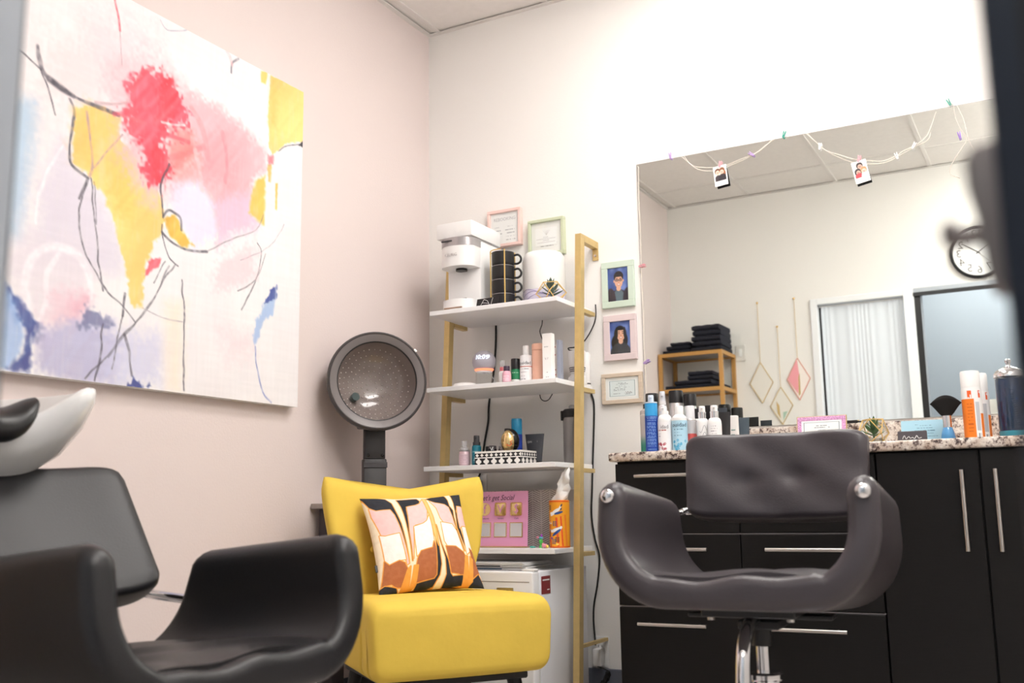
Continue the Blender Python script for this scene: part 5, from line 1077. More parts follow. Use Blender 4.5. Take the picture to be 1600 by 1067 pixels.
cord('long_cable', 'long black cord hanging down the white wall at the right of the ladder shelf',
     [(0.770, -0.012, 1.20), (0.782, W, 1.165), (0.792, W, 1.12), (0.788, W, 1.02), (0.780, W, 0.90), (0.773, W, 0.78), (0.768, W, 0.68), (0.780, W, 0.59), (0.797, W, 0.52), (0.785, W, 0.42), (0.768, W, 0.34), (0.764, W, 0.28), (0.772, -0.015, 0.215), (0.780, -0.03, 0.19)], 0.0036)
cord('hanging_wire', 'short black wire hanging under the top shelf board', [(0.575, -0.02, 1.50), (0.572, -0.02, 1.47), (0.562, -0.02, 1.445), (0.566, -0.02, 1.425), (0.575, -0.02, 1.40)], 0.002)
cord('looped_wire', 'short black wire looping under the second shelf board', [(0.56, -0.03, 1.178), (0.566, -0.03, 1.158), (0.582, -0.03, 1.148), (0.60, -0.03, 1.152), (0.612, -0.03, 1.166), (0.62, -0.03, 1.178)], 0.002)
cord('thin_cable', 'thin white cord dangling behind the ball speaker', [(0.41, -0.20, 1.26), (0.416, -0.17, 1.245), (0.42, -0.15, 1.22), (0.42, -0.14, 1.194)], 0.0015, CORDW)
t = thing('power_adapter', 'white power adapter plugged in low on the wall with bundled black cord', 'adapter', (0.79, -0.009, 0.142))
M().box(-0.018, 0.018, -0.035, 0.0, -0.03, 0.034, 0.004, 2).done('adapter_body', WHITE, t)
cb = []
for k in range(60):
    a = k * 0.62; cb.append((0.028 + 0.016 * cos(a) + 0.004 * sin(k), -0.028 + 0.012 * sin(a * 1.3), -0.045 - 0.05 * sin(a * 0.5) ** 2 - 0.010 * (k % 3)))
M().tube(smooth_path([(0.0, -0.03, -0.028)] + cb, 3), 0.003, 6).done('bundled_cord', CORD, t)

# ================================================================= HOODED DRYER
F = Vector((0.72, -0.68, 0.06)).normalized()
hc = Vector((0.209, -0.674, 1.193)); az = math.atan2(F.x, -F.y)
t = thing('hooded_dryer', 'grey hooded hair dryer on a black post standing behind the yellow chair', 'hair dryer', (0.15, -0.612, 0), az)
Q = Matrix.Rotation(-az, 4, 'Z') @ Matrix.Translation(hc - Vector((0.15, -0.612, 0))) @ Vector((0, 0, 1)).rotation_difference(F).to_matrix().to_4x4()
def dome(r0, d, z0=0.0, n=12): return [(r0 * cos(a) ** 0.8 if a < 1.57 else 0.0, z0 - d * sin(a)) for a in np.linspace(0, pi / 2, n)]
R = 0.187
M().lathe(dome(R - 0.003, 0.165, -0.02), n=64, mtx=Q).done('hood_shell', HOODO, t, 60)
M().lathe([(R - 0.006, -0.03), (R, -0.026), (R + 0.0015, -0.012), (R, 0.0), (R - 0.006, 0.004), (R - 0.009, 0.001)], n=64, mtx=Q).done('hood_rim', HOODR, t, 60)
M().lathe([(R - 0.009, 0.002), (R - 0.012, 0.0), (R - 0.034, -0.003), (R - 0.038, -0.008)], n=64, mtx=Q).done('rim_face', HOODA, t, 60)
Ri = R - 0.0375; D = 0.115
M().lathe(dome(Ri, D, -0.008, 20), n=64, mtx=Q).done('inner_bowl', HOODI, t, 80)
M().lathe([(Ri - 0.002, -0.006), (Ri + 0.002, -0.004), (Ri + 0.002, -0.009), (Ri - 0.002, -0.010)], n=64, mtx=Q).done('bowl_edge', BLACK, t, 60)
nb = M(); rg = random.Random(5)
for k in range(1, 8):
    rr = Ri * k / 8.0 + 0.002; n = int(5.5 * k) + 1
    sa = min(1, max(0, (rr / Ri))) ; a_ = math.acos(min(1, sa ** 1.25)); zz = -0.008 - D * sin(a_)
    for i in range(n):
        th = 2 * pi * i / n + k * 0.5
        nb.ell((rr * cos(th), rr * sin(th), zz + 0.001), (0.0026, 0.0026, 0.003), 6, 4, mtx=Q)
o = nb.done('vent_nubs', HOODP, t); o['kind'] = 'stuff'
M().cyl(Q @ Vector((-0.013, -0.090, -0.098)), Q @ Vector((-0.012, -0.083, -0.078)), 0.016, n=20).done('sensor_knob', mat('knob_green_grey', (70, 84, 84), 0.2), t)
M().box(-0.004, 0.012, R - 0.004, R + 0.006, -0.02, 0.004, 0.002, 1, mtx=Q @ Matrix.Rotation(-0.05, 4, 'Z')).done('rim_latch', STEEL, t)
M().box(-0.043, 0.043, -0.026, 0.026, 0.03, 0.905, 0.004, 2).done('lower_sleeve', mat('black_post', (48, 47, 49), 0.4), t)
M().box(-0.039, 0.039, -0.022, 0.022, 0.905, 1.045, 0.004, 2).done('upper_post', mat('black_post_upper', (52, 51, 53), 0.4), t)
M().box(-0.045, 0.045, -0.03, -0.026, 0.872, 0.893, 0.001, 1).done('sleeve_band', DGREY, t)
for s in (-1, 1): M().ell((s * 0.027, -0.024, 0.918), (0.006, 0.004, 0.006), 12, 8).done('bolt', BLACKG, t)
M().box(-0.06, 0.06, -0.02, 0.05, 1.02, 1.06, 0.008, 2).done('hood_bracket', HOODR, t)
M().box(-0.07, 0.12, -0.05, 0.10, 0.0, 0.03, 0.01, 2).done('base_plate', BLACK, t)
t = thing('side_stand', 'narrow dark stand with a grey top by the pink wall behind the yellow chair', 'stand', (0.05, -0.755, 0))
M().box(-0.045, 0.06, -0.045, 0.05, 0.722, 0.742, 0.002, 1).done('stand_top', mat('grey_board', (150, 140, 136), 0.6), t, None)
M().box(-0.018, 0.05, -0.03, 0.04, 0.0, 0.7215, 0.002, 1).done('stand_body', mat('dark_stand', (62, 54, 58), 0.5), t, None)

# ================================================================= YELLOW CHAIR + PILLOW
CY = (0.60, -0.925); CR = radians(53.1)
t = thing('slipper_chair', 'yellow upholstered slipper chair in the corner in front of the hooded dryer', 'armchair', (CY[0], CY[1], 0), CR)
rings = []
for k in range(25):
    f = (k / 24) ** 1.9; y = -0.315 + 0.50 * f
    e = min(1, f / 0.13); e = math.sqrt(max(0, 1 - (1 - e) ** 2)); 
    hw = (0.287 - 0.03 * f) * (0.95 + 0.05 * e); zt = 0.452 - 0.012 * f + 0.003 * sin(pi * f); zb = 0.225
    zt = zb + 0.045 + (zt - zb - 0.045) * (0.80 + 0.20 * e) ; zb2 = zb + 0.028 * (1 - e)
    pts = dens(rrect(hw, (zt - zb2) / 2, 0.038, 5), 12, 0.15)
    rings.append([(x * (1 + 0.012 * sin(z * 18)), y - 0.018 * (1 - (x / 0.29) ** 2) * (1 - f) , (zt + zb2) / 2 + z + (0.003 * (1 - (x / 0.29) ** 2) if z > 0 else 0)) for x, z in pts])
r0 = rings[0]; cz0 = sum(p[2] for p in r0) / len(r0)
rings = [[(p[0] * s, -0.316 - 0.018 * (1 - (p[0] * s / 0.29) ** 2) - 0.004 * (1 - s * s), cz0 + (p[2] - cz0) * s) for p in r0] for s in (0.02, 0.3, 0.55, 0.75, 0.9, 0.97)] + rings
M().loft(rings).done('seat', YELL, t, 85)
rings = []
NB = 30
for k in range(NB + 1):
    v = k / NB; w = 0.243 - 0.022 * sin(pi * min(1, v / 0.55)) + 0.052 * sstep(np.array([(v - 0.2) / 0.8]))[0]
    w *= 1 - 0.035 * max(0, (v - 0.88) / 0.12) ** 2; thk = 0.047 - 0.012 * v; end = 1.0
    if v > 0.93: end = math.sqrt(max(0.02, 1 - ((v - 0.93) / 0.075) ** 2))
    ring = []
    for x, d in dens(rrect(w, thk * end, min(0.03, thk * end * 0.98), 5), 14, 0.15):
        q = x / w
        z = 0.30 + v * 0.487 + 0.058 * (q * q - 0.30 * q ** 8) * v ** 2
        y = 0.185 + 0.115 * v + d - 0.045 * q * q * (0.35 + 0.65 * v)
        ring.append((x, y, z))
    rings.append(ring)
M().loft(rings).done('backrest', YELL, t, 60)
for bx in (-0.13, 0.0, 0.13): M().ell((bx, 0.185 + 0.115 * 0.55 - 0.048 - 0.012, 0.585), (0.011, 0.007, 0.011), 14, 8).done('button', YELL, t)
M().box(-0.22, 0.22, -0.27, 0.2, 0.205, 0.226, 0.004, 1).done('under_panel', BLACK, t, None)
for sx in (-1, 1):
    M().cyl((sx * 0.20, -0.20, 0.21), (sx * 0.235, -0.255, 0.0), 0.023, 0.014, 18).done('leg', mat('black_wood_leg', (24, 22, 22), 0.35) if sx < 0 else bpy.data.materials['black_wood_leg'], t)
    M().cyl((sx * 0.19, 0.16, 0.21), (sx * 0.215, 0.23, 0.0), 0.023, 0.014, 18).done('leg', bpy.data.materials['black_wood_leg'], t)
# pillow
def pillow_color(U, V):
    c = np.tile(np.array((252, 234, 206), float), (len(U), 1))
    for rgb, pts in PILLOW:
        d = sdf(U, V, pts); blend(c, (240, 164, 70), 1 - sstep((d - 0.006) / 0.006)); blend(c, rgb, 1 - sstep((d + 0.002) / 0.005))
    n = vnoise(U, V, 40, 3) - 0.5; c += n[:, None] * 10
    return c
t = thing('throw_pillow', 'square throw pillow with a flowing black, pink, cream and brown pattern on the yellow chair', 'pillow', (0, 0, 0))
S = 0.365
def pil(sign):
    def f(U, V):
        a = 2 * U - 1; b = 2 * V - 1
        th = 0.062 * np.maximum(0, (1 - a ** 2) * (1 - b ** 2)) ** 0.42
        wr = 0.003 * np.sin(a * 9 + b * 5) * np.maximum(0, 1 - a * a) * np.abs(b)
        x = a * S / 2 * (1 - 0.075 * (1 - b * b)); z = -b * S / 2 * (1 - 0.075 * (1 - a * a))
        return x * sign, -(th + wr), z
    return f
cgrid('pillow_front', 300, 300, pil(1), pillow_color, FABRIC, t)
o = cgrid('pillow_back', 50, 50, pil(1), plain((200, 130, 80)), FABRIC, t); o.rotation_euler = (0, 0, pi)
tgm = M().box(-0.004, 0.004, -0.002, 0.002, -0.012, 0.012).done('care_tag', BLACK, t, None); tgm.location = (-0.174, -0.004, -0.085)
Rp = Matrix.Rotation(CR, 4, 'Z') @ Matrix.Translation((0.014, 0.114, 0.602)) @ Matrix.Rotation(radians(-31), 4, 'X') @ Matrix.Rotation(radians(-2), 4, 'Y')
t.matrix_world = Matrix.Translation((CY[0], CY[1], 0)) @ Rp

# ================================================================= SALON CHAIRS
def salon_chair(name, label, x, y, rz, dz, lm, back, full):
    t = thing(name, label, 'salon chair', (x, y, 0), rz)
    Wd, zt, Rc = 0.262 if full else 0.272, 0.172, 0.12
    path = []                    # (x, z, normal angle, h)
    for k in range(8): f = k / 7; path.append((-Wd - 0.012 * sin(pi * f) + 0.012 * (1 - f), Rc + (zt - Rc) * (1 - f), 0.0))
    path = [(-Wd, zt, 0.0), (-Wd, zt - 0.02, 0.0), (-Wd, Rc + 0.012, 0.0)]
    for k in range(0, 13): a = pi / 2 * k / 12; path.append((-Wd + Rc - Rc * cos(a), Rc - Rc * sin(a), a))
    for k in range(1, 12): path.append((-Wd + Rc + (2 * Wd - 2 * Rc) * k / 12, 0.0, pi / 2))
    right = [(-p[0], p[1], pi - p[2]) for p in path[:15]][::-1]
    path += right
    rings = []
    def ring(px_, pz, a, sc, off):
        h = max(0, min(1, pz / zt)); tk = 0.033 - 0.001 * h
        yf = -0.285 + 0.035 * h; yb = 0.285 - 0.075 * h
        if sc < 1: yf += 0.05 * (1 - sc); yb -= 0.05 * (1 - sc)
        out = []
        hy = (yb - yf) / 2; cyy = (yb + yf) / 2
        for n_, y_ in rrect(tk * sc, hy, min(0.024, tk * sc * 0.95), 5):
            yy = cyy + y_
            zz = pz + n_ * sin(a) + (off if off else 0)
            xx = px_ + n_ * cos(a)
            hs = max(0.0, (pz + (off or 0)) / zt)
            zz += -0.09 * (yy) * hs
            zz -= 0.075 * (yy + 0.285) * (1 - hs)
            if a > 1.2 and a < 1.95 and n_ > 0: zz += 0.006 * sin(xx * 14) + 0.004 * sin(xx * 41 + yy * 20)
            out.append((xx, yy, 0.533 + dz + zz))
        return out
    e = [(0.12, 0.036), (0.5, 0.031), (0.8, 0.022), (0.95, 0.011)]
    for sc, off in e: rings.append(ring(path[0][0], path[0][1], 0.0, sc, off))
    for p in path: rings.append(ring(p[0], p[1], p[2], 1.0, 0))
    for sc, off in e[::-1]: rings.append(ring(path[-1][0], path[-1][1], pi, sc, off))
    M().loft(rings).done('seat_shell', lm, t, 70)
    # seat cushion
    rg2 = []
    for k in range(13):
        f = k / 12; yy = -0.255 + 0.52 * f; e2 = math.sqrt(max(0.02, 1 - (2 * f - 1) ** 6))
        rg2.append([(xx, yy, 0.533 + dz + 0.031 + 0.005 * sin(xx * 14) - 0.075 * (yy + 0.285) + zz * e2 + (0.007 * cos(xx * 5.2) + 0.003 * sin(xx * 33 + k)) * (1 if zz > 0 else 0)) for xx, zz in dens(rrect(0.198, 0.012, 0.0115, 3), 16, 0.1)])
    M().loft(rg2).done('seat_cushion', lm, t, 70)
    # back cushion
    bw, bh, bt, by, bz, tilt = back
    rings = []; NX = 40
    for k in range(NX + 1):
        f = 2 * k / NX - 1; e2 = (1 - abs(f) ** 7) ** 0.5 if abs(f) < 1 else 0.0
        e2 = max(e2, 0.12)
        ring_ = []
        for yy, zz in dens(rrect(bt / 2 * (0.45 + 0.55 * e2), bh / 2 * (0.80 + 0.20 * e2), bt / 2 * 0.42, 4), 14, 0.08) :
            X = f * bw / 2 * (1 + 0.03 * (zz / bh)); y2 = yy - 0.03 * f * f + 0.012
            if yy < 0 and full:
                for dx, dzz in ((-0.06, -0.012), (0.055, -0.005)):
                    y2 += 0.009 * math.exp(-((X - dx) ** 2 / 0.0011 + (zz - dzz) ** 2 / 0.0004)) + 0.0012 * sin(X * 37 + zz * 50)
            ring_.append((X, y2, zz))
        rings.append(ring_)
    mt = Matrix.Translation((0, by, bz)) @ Matrix.Rotation(radians(-tilt), 4, 'X')
    # densify the rings so that the dimples show
    M().loft([[Vector(a) for a in r_] for r_ in rings], mtx=mt).done('back_cushion', lm, t, 50)
    for s in (-1, 1):
        M().tube(smooth_path([(s * (bw / 2 - 0.03), by + 0.01, bz - bh * 0.36), (s * (bw / 2 + 0.02), by, bz - bh * 0.38), (s * (Wd - 0.016), 0.5 * (by + 0.2), bz - bh * 0.40), (s * (Wd - 0.006), 0.195, bz - bh * 0.42)], 4), 0.0105, 12).done('chrome_bracket', CHROME, t)
        zz = 0.533 + dz + zt + 0.004
        if full: M().ell((s * (Wd + 0.002), -0.256, zz + 0.024), (0.0155, 0.009, 0.0155), 20, 12).done('chrome_button', CHROME, t)
    zb = 0.533 + dz - 0.043
    M().box(-0.10, 0.10, -0.14, 0.13, zb - 0.018, zb + 0.004, 0.003, 1).done('mount_plate', BLACK, t)
    for sx in (-1, 1):
        for yy in (-0.11, 0.1): M().cyl((sx * 0.085, yy, zb - 0.026), (sx * 0.085, yy, zb - 0.018), 0.008, n=10).done('bolt', STEEL, t)
    if full:
        M().box(-0.16, 0.16, -0.03, 0.03, zb - 0.03, zb - 0.019, 0.003, 1).box(-0.04, 0.05, -0.06, 0.06, zb - 0.05, zb - 0.0305, 0.003, 1).done('pump_bracket', BLACK, t)
        M().cyl((0, 0, zb - 0.09), (0, 0, zb - 0.05), 0.022, n=20).done('piston_collar', BLACK, t)
        M().cyl((0, 0, 0.33), (0, 0, zb - 0.09), 0.0145, n=24).done('piston', CHROME, t)
        M().lathe([(0, 0.345), (0.036, 0.345), (0.0415, 0.340), (0.0415, 0.33), (0.039, 0.327), (0.039, 0.05), (0, 0.05)], n=32).done('pump_cylinder', CHROME, t)
        M().lathe([(0, 0.05), (0.06, 0.048), (0.27, 0.018), (0.29, 0.010), (0.29, 0.0), (0, 0)], n=56).done('base_disc', CHROME, t)
        M().tube(smooth_path([(0, -0.08, zb - 0.03), (0, -0.13, zb - 0.035), (0, -0.185, zb - 0.075), (0, -0.21, zb - 0.15), (0, -0.225, zb - 0.26), (0, -0.26, 0.16)], 6), 0.0155, 14).done('footrest_tube', CHROME, t)
        M().tube([(-0.17, -0.26, 0.155), (0.17, -0.26, 0.155)], 0.014, 12).done('footrest_bar', CHROME, t)
    return t
salon_chair('styling_chair', 'brown black leather styling chair on a chrome pump facing away from the mirror', 1.808, -1.42, radians(3.5), 0.0, LEATH, (0.45, 0.222, 0.082, 0.285, 0.780, 12), True)

# ================================================================= SHAMPOO STATION
sc_ = salon_chair('shampoo_chair', 'black leather shampoo chair with a reclined back in the left foreground', 0.925, -2.365, radians(84), -0.10, LEATHB, (0.46, 0.34, 0.075, 0.39, 0.665, 36), False)
M().box(-0.2, 0.2, -0.2, 0.2, 0.0, 0.30, 0.02, 2).done('chair_base', BLACK, sc_)
M().box(-0.16, 0.16, -0.12, 0.12, 0.3, 0.362, 0.01, 2).done('chair_riser', BLACK, sc_)
t = thing('shampoo_bowl', 'white ceramic shampoo bowl with a black neck rest at the left edge', 'shampoo bowl', (0.355, -2.42, 0))
BZ = 0.975
rings = []; NA = 72
def spow(v, p): return math.copysign(abs(v) ** p, v)
def bring(scale, z, notch):
    out = []
    for i in range(NA):
        a = 2 * pi * i / NA
        px_ = 0.62 if cos(a) > 0 else 1.0
        x = 0.29 * scale * spow(cos(a), px_) * (1 if cos(a) < 0 else min(1.0, 0.5 + 0.5 * max(0, (z - 0.74) / 0.2))); y = 0.225 * scale * spow(sin(a), px_)
        nt = math.exp(-(y / 0.105) ** 4) * (1 if cos(a) > 0 else 0)
        out.append((x - 0.085 * nt * notch, y, z - nt * 0.07 * notch))
    return out
outer = [(0.35, 0.74, 0), (0.60, 0.785, 0.0), (0.88, 0.84, 0.2), (0.975, 0.897, 0.7), (1.0, 0.95, 1), (1.005, BZ - 0.006, 1), (0.998, BZ + 0.004, 1), (0.97, BZ + 0.007, 1), (0.94, BZ, 1), (0.90, BZ - 0.03, 0.8), (0.80, 0.89, 0.4), (0.65, 0.85, 0.1), (0.45, 0.82, 0), (0.1, 0.805, 0)]
M().loft([bring(*o_) for o_ in outer]).done('basin', mat('white_ceramic', (242, 242, 242), 0.12, coat=0.3), t, 60)
nr = M(); rg3 = []
for k in range(15):
    f = 2 * k / 14 - 1; y_ = -0.03 + f * 0.085
    s_ = 1 - 0.6 * abs(f) ** 4
    rg3.append([(0.205 + 0.040 * s_ * cos(p) , y_, BZ - 0.085 + 0.05 * f * f + 0.034 * s_ * sin(p) - 0.25 * 0.045 * s_ * cos(p)) for p in [2 * pi * i / 16 for i in range(16)]])
nr.loft(rg3).done('neck_rest', mat('black_rubber', (24, 24, 26), 0.35), t, 60)
M().box(-0.30, -0.05, -0.16, 0.16, 0.0, 0.76, 0.02, 3).done('pedestal', WHITEM, t)
M().cyl((-0.2, 0.0, BZ - 0.06), (-0.2, 0.0, BZ + 0.1), 0.015, n=16).tube(smooth_path([(-0.2, 0, BZ + 0.09), (-0.18, 0, BZ + 0.13), (-0.12, 0, BZ + 0.13), (-0.09, 0, BZ + 0.10)], 5), 0.01, 10).done('faucet', CHROME, t)

# ================================================================= COUNTER: BOTTLES ON THE LEFT
zc = 0.8903; GC = 'hair products on the counter'
def grad_fn(top, bot, v0, v1):
    def f(U, V):
        a = sstep((V - v0) / (v1 - v0))[:, None]; return np.array(top, float)[None] * (1 - a) + np.array(bot, float)[None] * a
    return f
SILC = cmat((206, 202, 202), 0.25, 0.5)
t = can('slim silver can fading to green at the left end of the counter bottles', 1.182, -0.445, zc, 0.0225, 0.172, 0.016, SILC, BLACK, GC, capr=0.5, shoulder=0.014)
band(t, 0.0225, 0.002, 0.135, grad_fn((206, 202, 200), (60, 150, 128), 0.5, 0.85))
t = pump('blue bottle with lighter blue top and clear pump, front left on the counter', 1.2275, -0.52, zc, 0.0215, 0.165, 0.004, 0.024, cmat((58, 160, 222), 0.2), cmat((210, 226, 240), 0.15), cmat((206, 218, 234), 0.15), GC, sh=0.003, rn=0.019, rcap=0.010)
band(t, 0.0215, 0.001, 0.122, rows_fn((34, 74, 166), (150, 186, 232), [(0.03, 0.38, 0.66), (0.07, 0.4, 0.64), (0.12, 0.4, 0.64)] + [(0.2 + 0.045 * k, 0.38, 0.62) for k in range(15)] + [(0.93, 0.4, 0.62)], 4, 0.009))
t = can('tall can with a ribbed black cap at the back left of the counter', 1.150, -0.30, zc, 0.0235, 0.224, 0.042, cmat((74, 72, 76), 0.25, 0.5), BLACK, GC, capr=1.0, shoulder=0.006)
t = pump('silver spray bottle with a clear nozzle behind the blue bottle', 1.200, -0.33, zc, 0.0165, 0.178, 0.012, 0.036, cmat((214, 212, 216), 0.25, 0.3), cmat((226, 226, 230), 0.2), cmat((214, 218, 226), 0.15), GC, sh=0.022, rn=0.011, rcap=0.0105)
t = pump('white lettered spray bottle with dark red flowers beside the blue bottle', 1.2745, -0.52, zc, 0.0238, 0.124, 0.012, 0.016, WHITE, WHITE, WHITE, GC, sh=0.022, rn=0.0125, rcap=0.0085, rz=-0.28)
def flowers(bg, k, seed, extra=None, v0=0.72):
    def f(U, V):
        c = np.tile(np.array(bg, float), (len(U), 1)); rg = random.Random(seed)
        for i in range(16):
            x, y = 0.36 + rg.random() * 0.26, v0 + rg.random() * (0.97 - v0); d = np.abs(np.hypot((U - x) * 1.8, V - y) - 0.03); blend(c, k, (d < 0.012) * 0.9)
        for y, l, r_, kk in (extra or ()): blend(c, kk, ((np.abs(V - y) < 0.012) & (U > l) & (U < r_) & (vnoise(U, V * 0, 70, 5) > 0.3)) * 1.0)
        return c
    return f
band(t, 0.0238, 0.002, 0.098, flowers((244, 243, 245), (170, 50, 70), 4, [(0.28, 0.40, 0.62, (180, 84, 70)), (0.4, 0.38, 0.5, (170, 168, 172)), (0.48, 0.38, 0.48, (170, 168, 172))]))
text('lettering', 'ouidad', 0.017, cmat((120, 118, 122)), t, (0.004, 0, 0.082), bend=0.0238, depth=0.001)
t = can('big silver can with a tall black cap in the back row of the counter', 1.240, -0.30, zc, 0.0248, 0.228, 0.044, SILC, BLACK, GC, capr=1.02, shoulder=0.004)
t = can('light blue lettered bottle with a white cap in the front row', 1.3255, -0.52, zc, 0.0252, 0.150, 0.028, WHITE, WHITE, GC, capr=0.58, shoulder=0.022, name='lotion_bottle')
band(t, 0.0252, 0.002, 0.101, flowers((176, 216, 236), (40, 158, 206), 8, [(0.3, 0.38, 0.58, (110, 150, 176)), (0.4, 0.38, 0.52, (130, 168, 190)), (0.5, 0.38, 0.54, (130, 168, 190))], 0.62))
text('lettering', 'ouidad', 0.019, cmat((50, 74, 100)), t, (0, 0, 0.086), bend=0.0252, depth=0.001)
t = can('silver can with a black cap right of the tallest cans in the back row', 1.291, -0.30, zc, 0.0225, 0.212, 0.042, cmat((202, 210, 208), 0.25, 0.4), BLACK, GC, capr=1.02, shoulder=0.004)
RSP = [(0.42, 1.0, (212, 92, 88))]
t = can('silver and coral red can with a frosted cap beside the light blue bottle', 1.349, -0.475, zc, 0.0172, 0.153, 0.044, SILC, cmat((232, 232, 236), 0.3), GC, capr=0.86, shoulder=0.004)
band(t, 0.0172, 0.002, 0.102, rows_fn((204, 202, 204), (240, 214, 212), [(0.72, 0.42, 0.56)], 4, 0.03, split=RSP + [(0.8, 0.97, (238, 236, 236))]))
t = can('second silver and coral red can tucked behind the first', 1.360, -0.425, zc, 0.0165, 0.112, 0.006, SILC, WHITE, GC, capr=0.9, shoulder=0.004)
band(t, 0.0165, 0.002, 0.10, rows_fn((208, 206, 208), (240, 214, 212), [(0.5, 0.5, 0.6), (0.6, 0.5, 0.6), (0.7, 0.5, 0.6)], 4, 0.02, split=RSP))
t = pump('white bottle with a silver collar and grey swirl print', 1.398, -0.50, zc, 0.0195, 0.106, 0.021, 0.02, WHITE, CHROME, WHITE, GC, sh=0.016, rn=0.0115, rcap=0.0105)
sw = M()
for q in range(3): sw.tube([(0.0199 * sin(a), -0.0199 * cos(a), 0.07 - q * 0.022 + 0.012 * sin(a * 5)) for a in np.linspace(-0.5, 0.7, 10)], 0.0008, 4)
sw.done('swirl_print', cmat((150, 150, 158)), t)
t = pump('white silver collared bottle with printed text rows beside the swirl one', 1.442, -0.51, zc, 0.0222, 0.105, 0.021, 0.02, WHITE, CHROME, WHITE, GC, sh=0.018, rn=0.0125, rcap=0.0115)
band(t, 0.0222, 0.004, 0.085, rows_fn((243, 243, 245), (160, 156, 164), [(0.1, 0.42, 0.54), (0.2, 0.40, 0.56), (0.3, 0.40, 0.56), (0.4, 0.42, 0.54), (0.5, 0.42, 0.56), (0.6, 0.42, 0.55)], 5, 0.016))
tube_up('short black squeeze tube behind the coral red cans', 1.327, -0.32, zc, 0.034, 0.024, 0.158, 0.02, cmat((40, 38, 40)), BLACK, GC, 0, 1.1)
tube_up('black squeeze tube between the two white silver collar bottles in the back', 1.358, -0.29, zc, 0.040, 0.024, 0.170, 0.02, cmat((34, 33, 36)), BLACK, GC, 0, 1.1)
tube_up('dark blue black squeeze tube at the back behind the right white bottle', 1.404, -0.31, zc, 0.042, 0.024, 0.156, 0.02, cmat((58, 64, 72)), BLACK, GC, 0, 1.1)
tube_up('black squeeze tube with a red and yellow foot right of the white bottles', 1.451, -0.43, zc, 0.042, 0.026, 0.130, 0.05, cmat((36, 35, 37), 0.3), cmat((206, 60, 62)), GC, 0, 1.05)
yt = bpy.data.objects['squeeze_tube.004'] if 'squeeze_tube.004' in bpy.data.objects else None
t = thing('white_carton', 'small white carton right of the black squeeze tube on the counter', 'box', (1.466, -0.37, zc), 0.0, GC)
M().box(-0.013, 0.013, -0.012, 0.012, 0, 0.121, 0.001, 1).done('carton', PAPER, t, None)
M().box(-0.007, 0.007, -0.0126, -0.0121, 0.07, 0.074).box(-0.007, 0.005, -0.0126, -0.0121, 0.055, 0.058).done('carton_print', cmat((150, 180, 176)), t, None)
tube_up('short slate blue squeeze tube at the right end of the bottle group', 1.481, -0.31, zc, 0.040, 0.026, 0.118, 0.03, cmat((70, 82, 92), 0.3), WHITE, GC, 0, 1.1)

# ================================================================= COUNTER: RIGHT SIDE
t = thing('glitter_frame', 'pink glitter framed certificate standing on the counter behind the styling chair', 'picture frame', (1.707, -0.14, zc), 0.0); t.rotation_euler = (radians(-8), 0, 0)
gl = mat('pink_glitter', (214, 160, 206), 0.35, var=0.45, scale=260, bump=0.6, bscale=400)
hw, h, fw = 0.082, 0.122, 0.014
M().box(-hw, hw, -0.012, 0, 0, fw, 0.001, 1).box(-hw, hw, -0.012, 0, h - fw, h, 0.001, 1).box(-hw, -hw + fw, -0.012, 0, fw, h - fw, 0.001, 1).box(hw - fw, hw, -0.012, 0, fw, h - fw, 0.001, 1).done('frame', gl, t, None)
M().box(-hw - 0.002, hw + 0.002, -0.010, 0.002, -0.0, h + 0.002).done('gold_backing', GOLD, t, None)
cgrid('print', 90, 60, lambda U, V: (-hw + fw + U * 2 * (hw - fw), U * 0 - 0.0105, h - fw - V * (h - 2 * fw)), certificate(33, (238, 242, 242)), PRINT, t, None)
M().box(hw - 0.02, hw, 0.002, 0.004, 0, 0.06).done('easel_back', GOLD, t, None)
t = thing('hair_pick', 'small black comb lying on the granite backsplash ledge', 'comb', (1.785, -0.013, 0.9922))
M().box(-0.03, 0.022, -0.006, 0.006, 0.0, 0.011, 0.002, 1).done('handle', BLACK, t)
tm = M()
for k in range(8): tm.box(0.0225 + k * 0.0001, 0.036, -0.0055 + k * 0.0014, -0.0048 + k * 0.0014, 0.003, 0.007)
tm.done('teeth', BLACK, t, None)
terrarium('gold edged glass terrarium with a green succulent on the counter beside the blue card', 1.934, -0.50, zc, 0.050, 0.62, 2, 1.45)
t = thing('blue_card', 'light blue printed appointment card standing on the counter', 'card', (2.068, -0.455, zc), 0.06); t.rotation_euler = (radians(-12), 0, 0.06)
M().box(-0.06, 0.06, 0.0, 0.0012, 0, 0.069).done('card', cmat((168, 214, 232), 0.6), t, None)
cgrid('print', 80, 46, lambda U, V: (-0.06 + U * 0.12, U * 0 - 0.0004, 0.069 - V * 0.069), rows_fn((170, 214, 232), (76, 116, 144), [(0.2, 0.34, 0.4), (0.24, 0.44, 0.72), (0.36, 0.36, 0.74), (0.48, 0.3, 0.8), (0.6, 0.34, 0.76), (0.74, 0.3, 0.52), (0.74, 0.62, 0.86)], 7, 0.014), PRINT, t, None)
t = thing('card_holder', 'dark grey business card holder with white script in front of the blue card', 'card holder', (2.047, -0.52, zc), 0.03)
M().box(-0.041, 0.041, -0.004, 0.0, 0.0, 0.031, 0.002, 1).box(-0.041, 0.041, 0.0002, 0.03, 0, 0.004, 0.001, 1).done('holder', cmat((84, 80, 84), 0.4), t)
M().tube(smooth_path([(-0.028, -0.0045, 0.008), (-0.022, -0.0045, 0.018), (-0.018, -0.0045, 0.008), (-0.010, -0.0045, 0.015), (-0.006, -0.0045, 0.009), (0.0, -0.0045, 0.012), (0.006, -0.0045, 0.008), (0.012, -0.0045, 0.017), (0.017, -0.0045, 0.009), (0.026, -0.0045, 0.011)], 4), 0.0008, 4).done('script_print', WHITE, t)
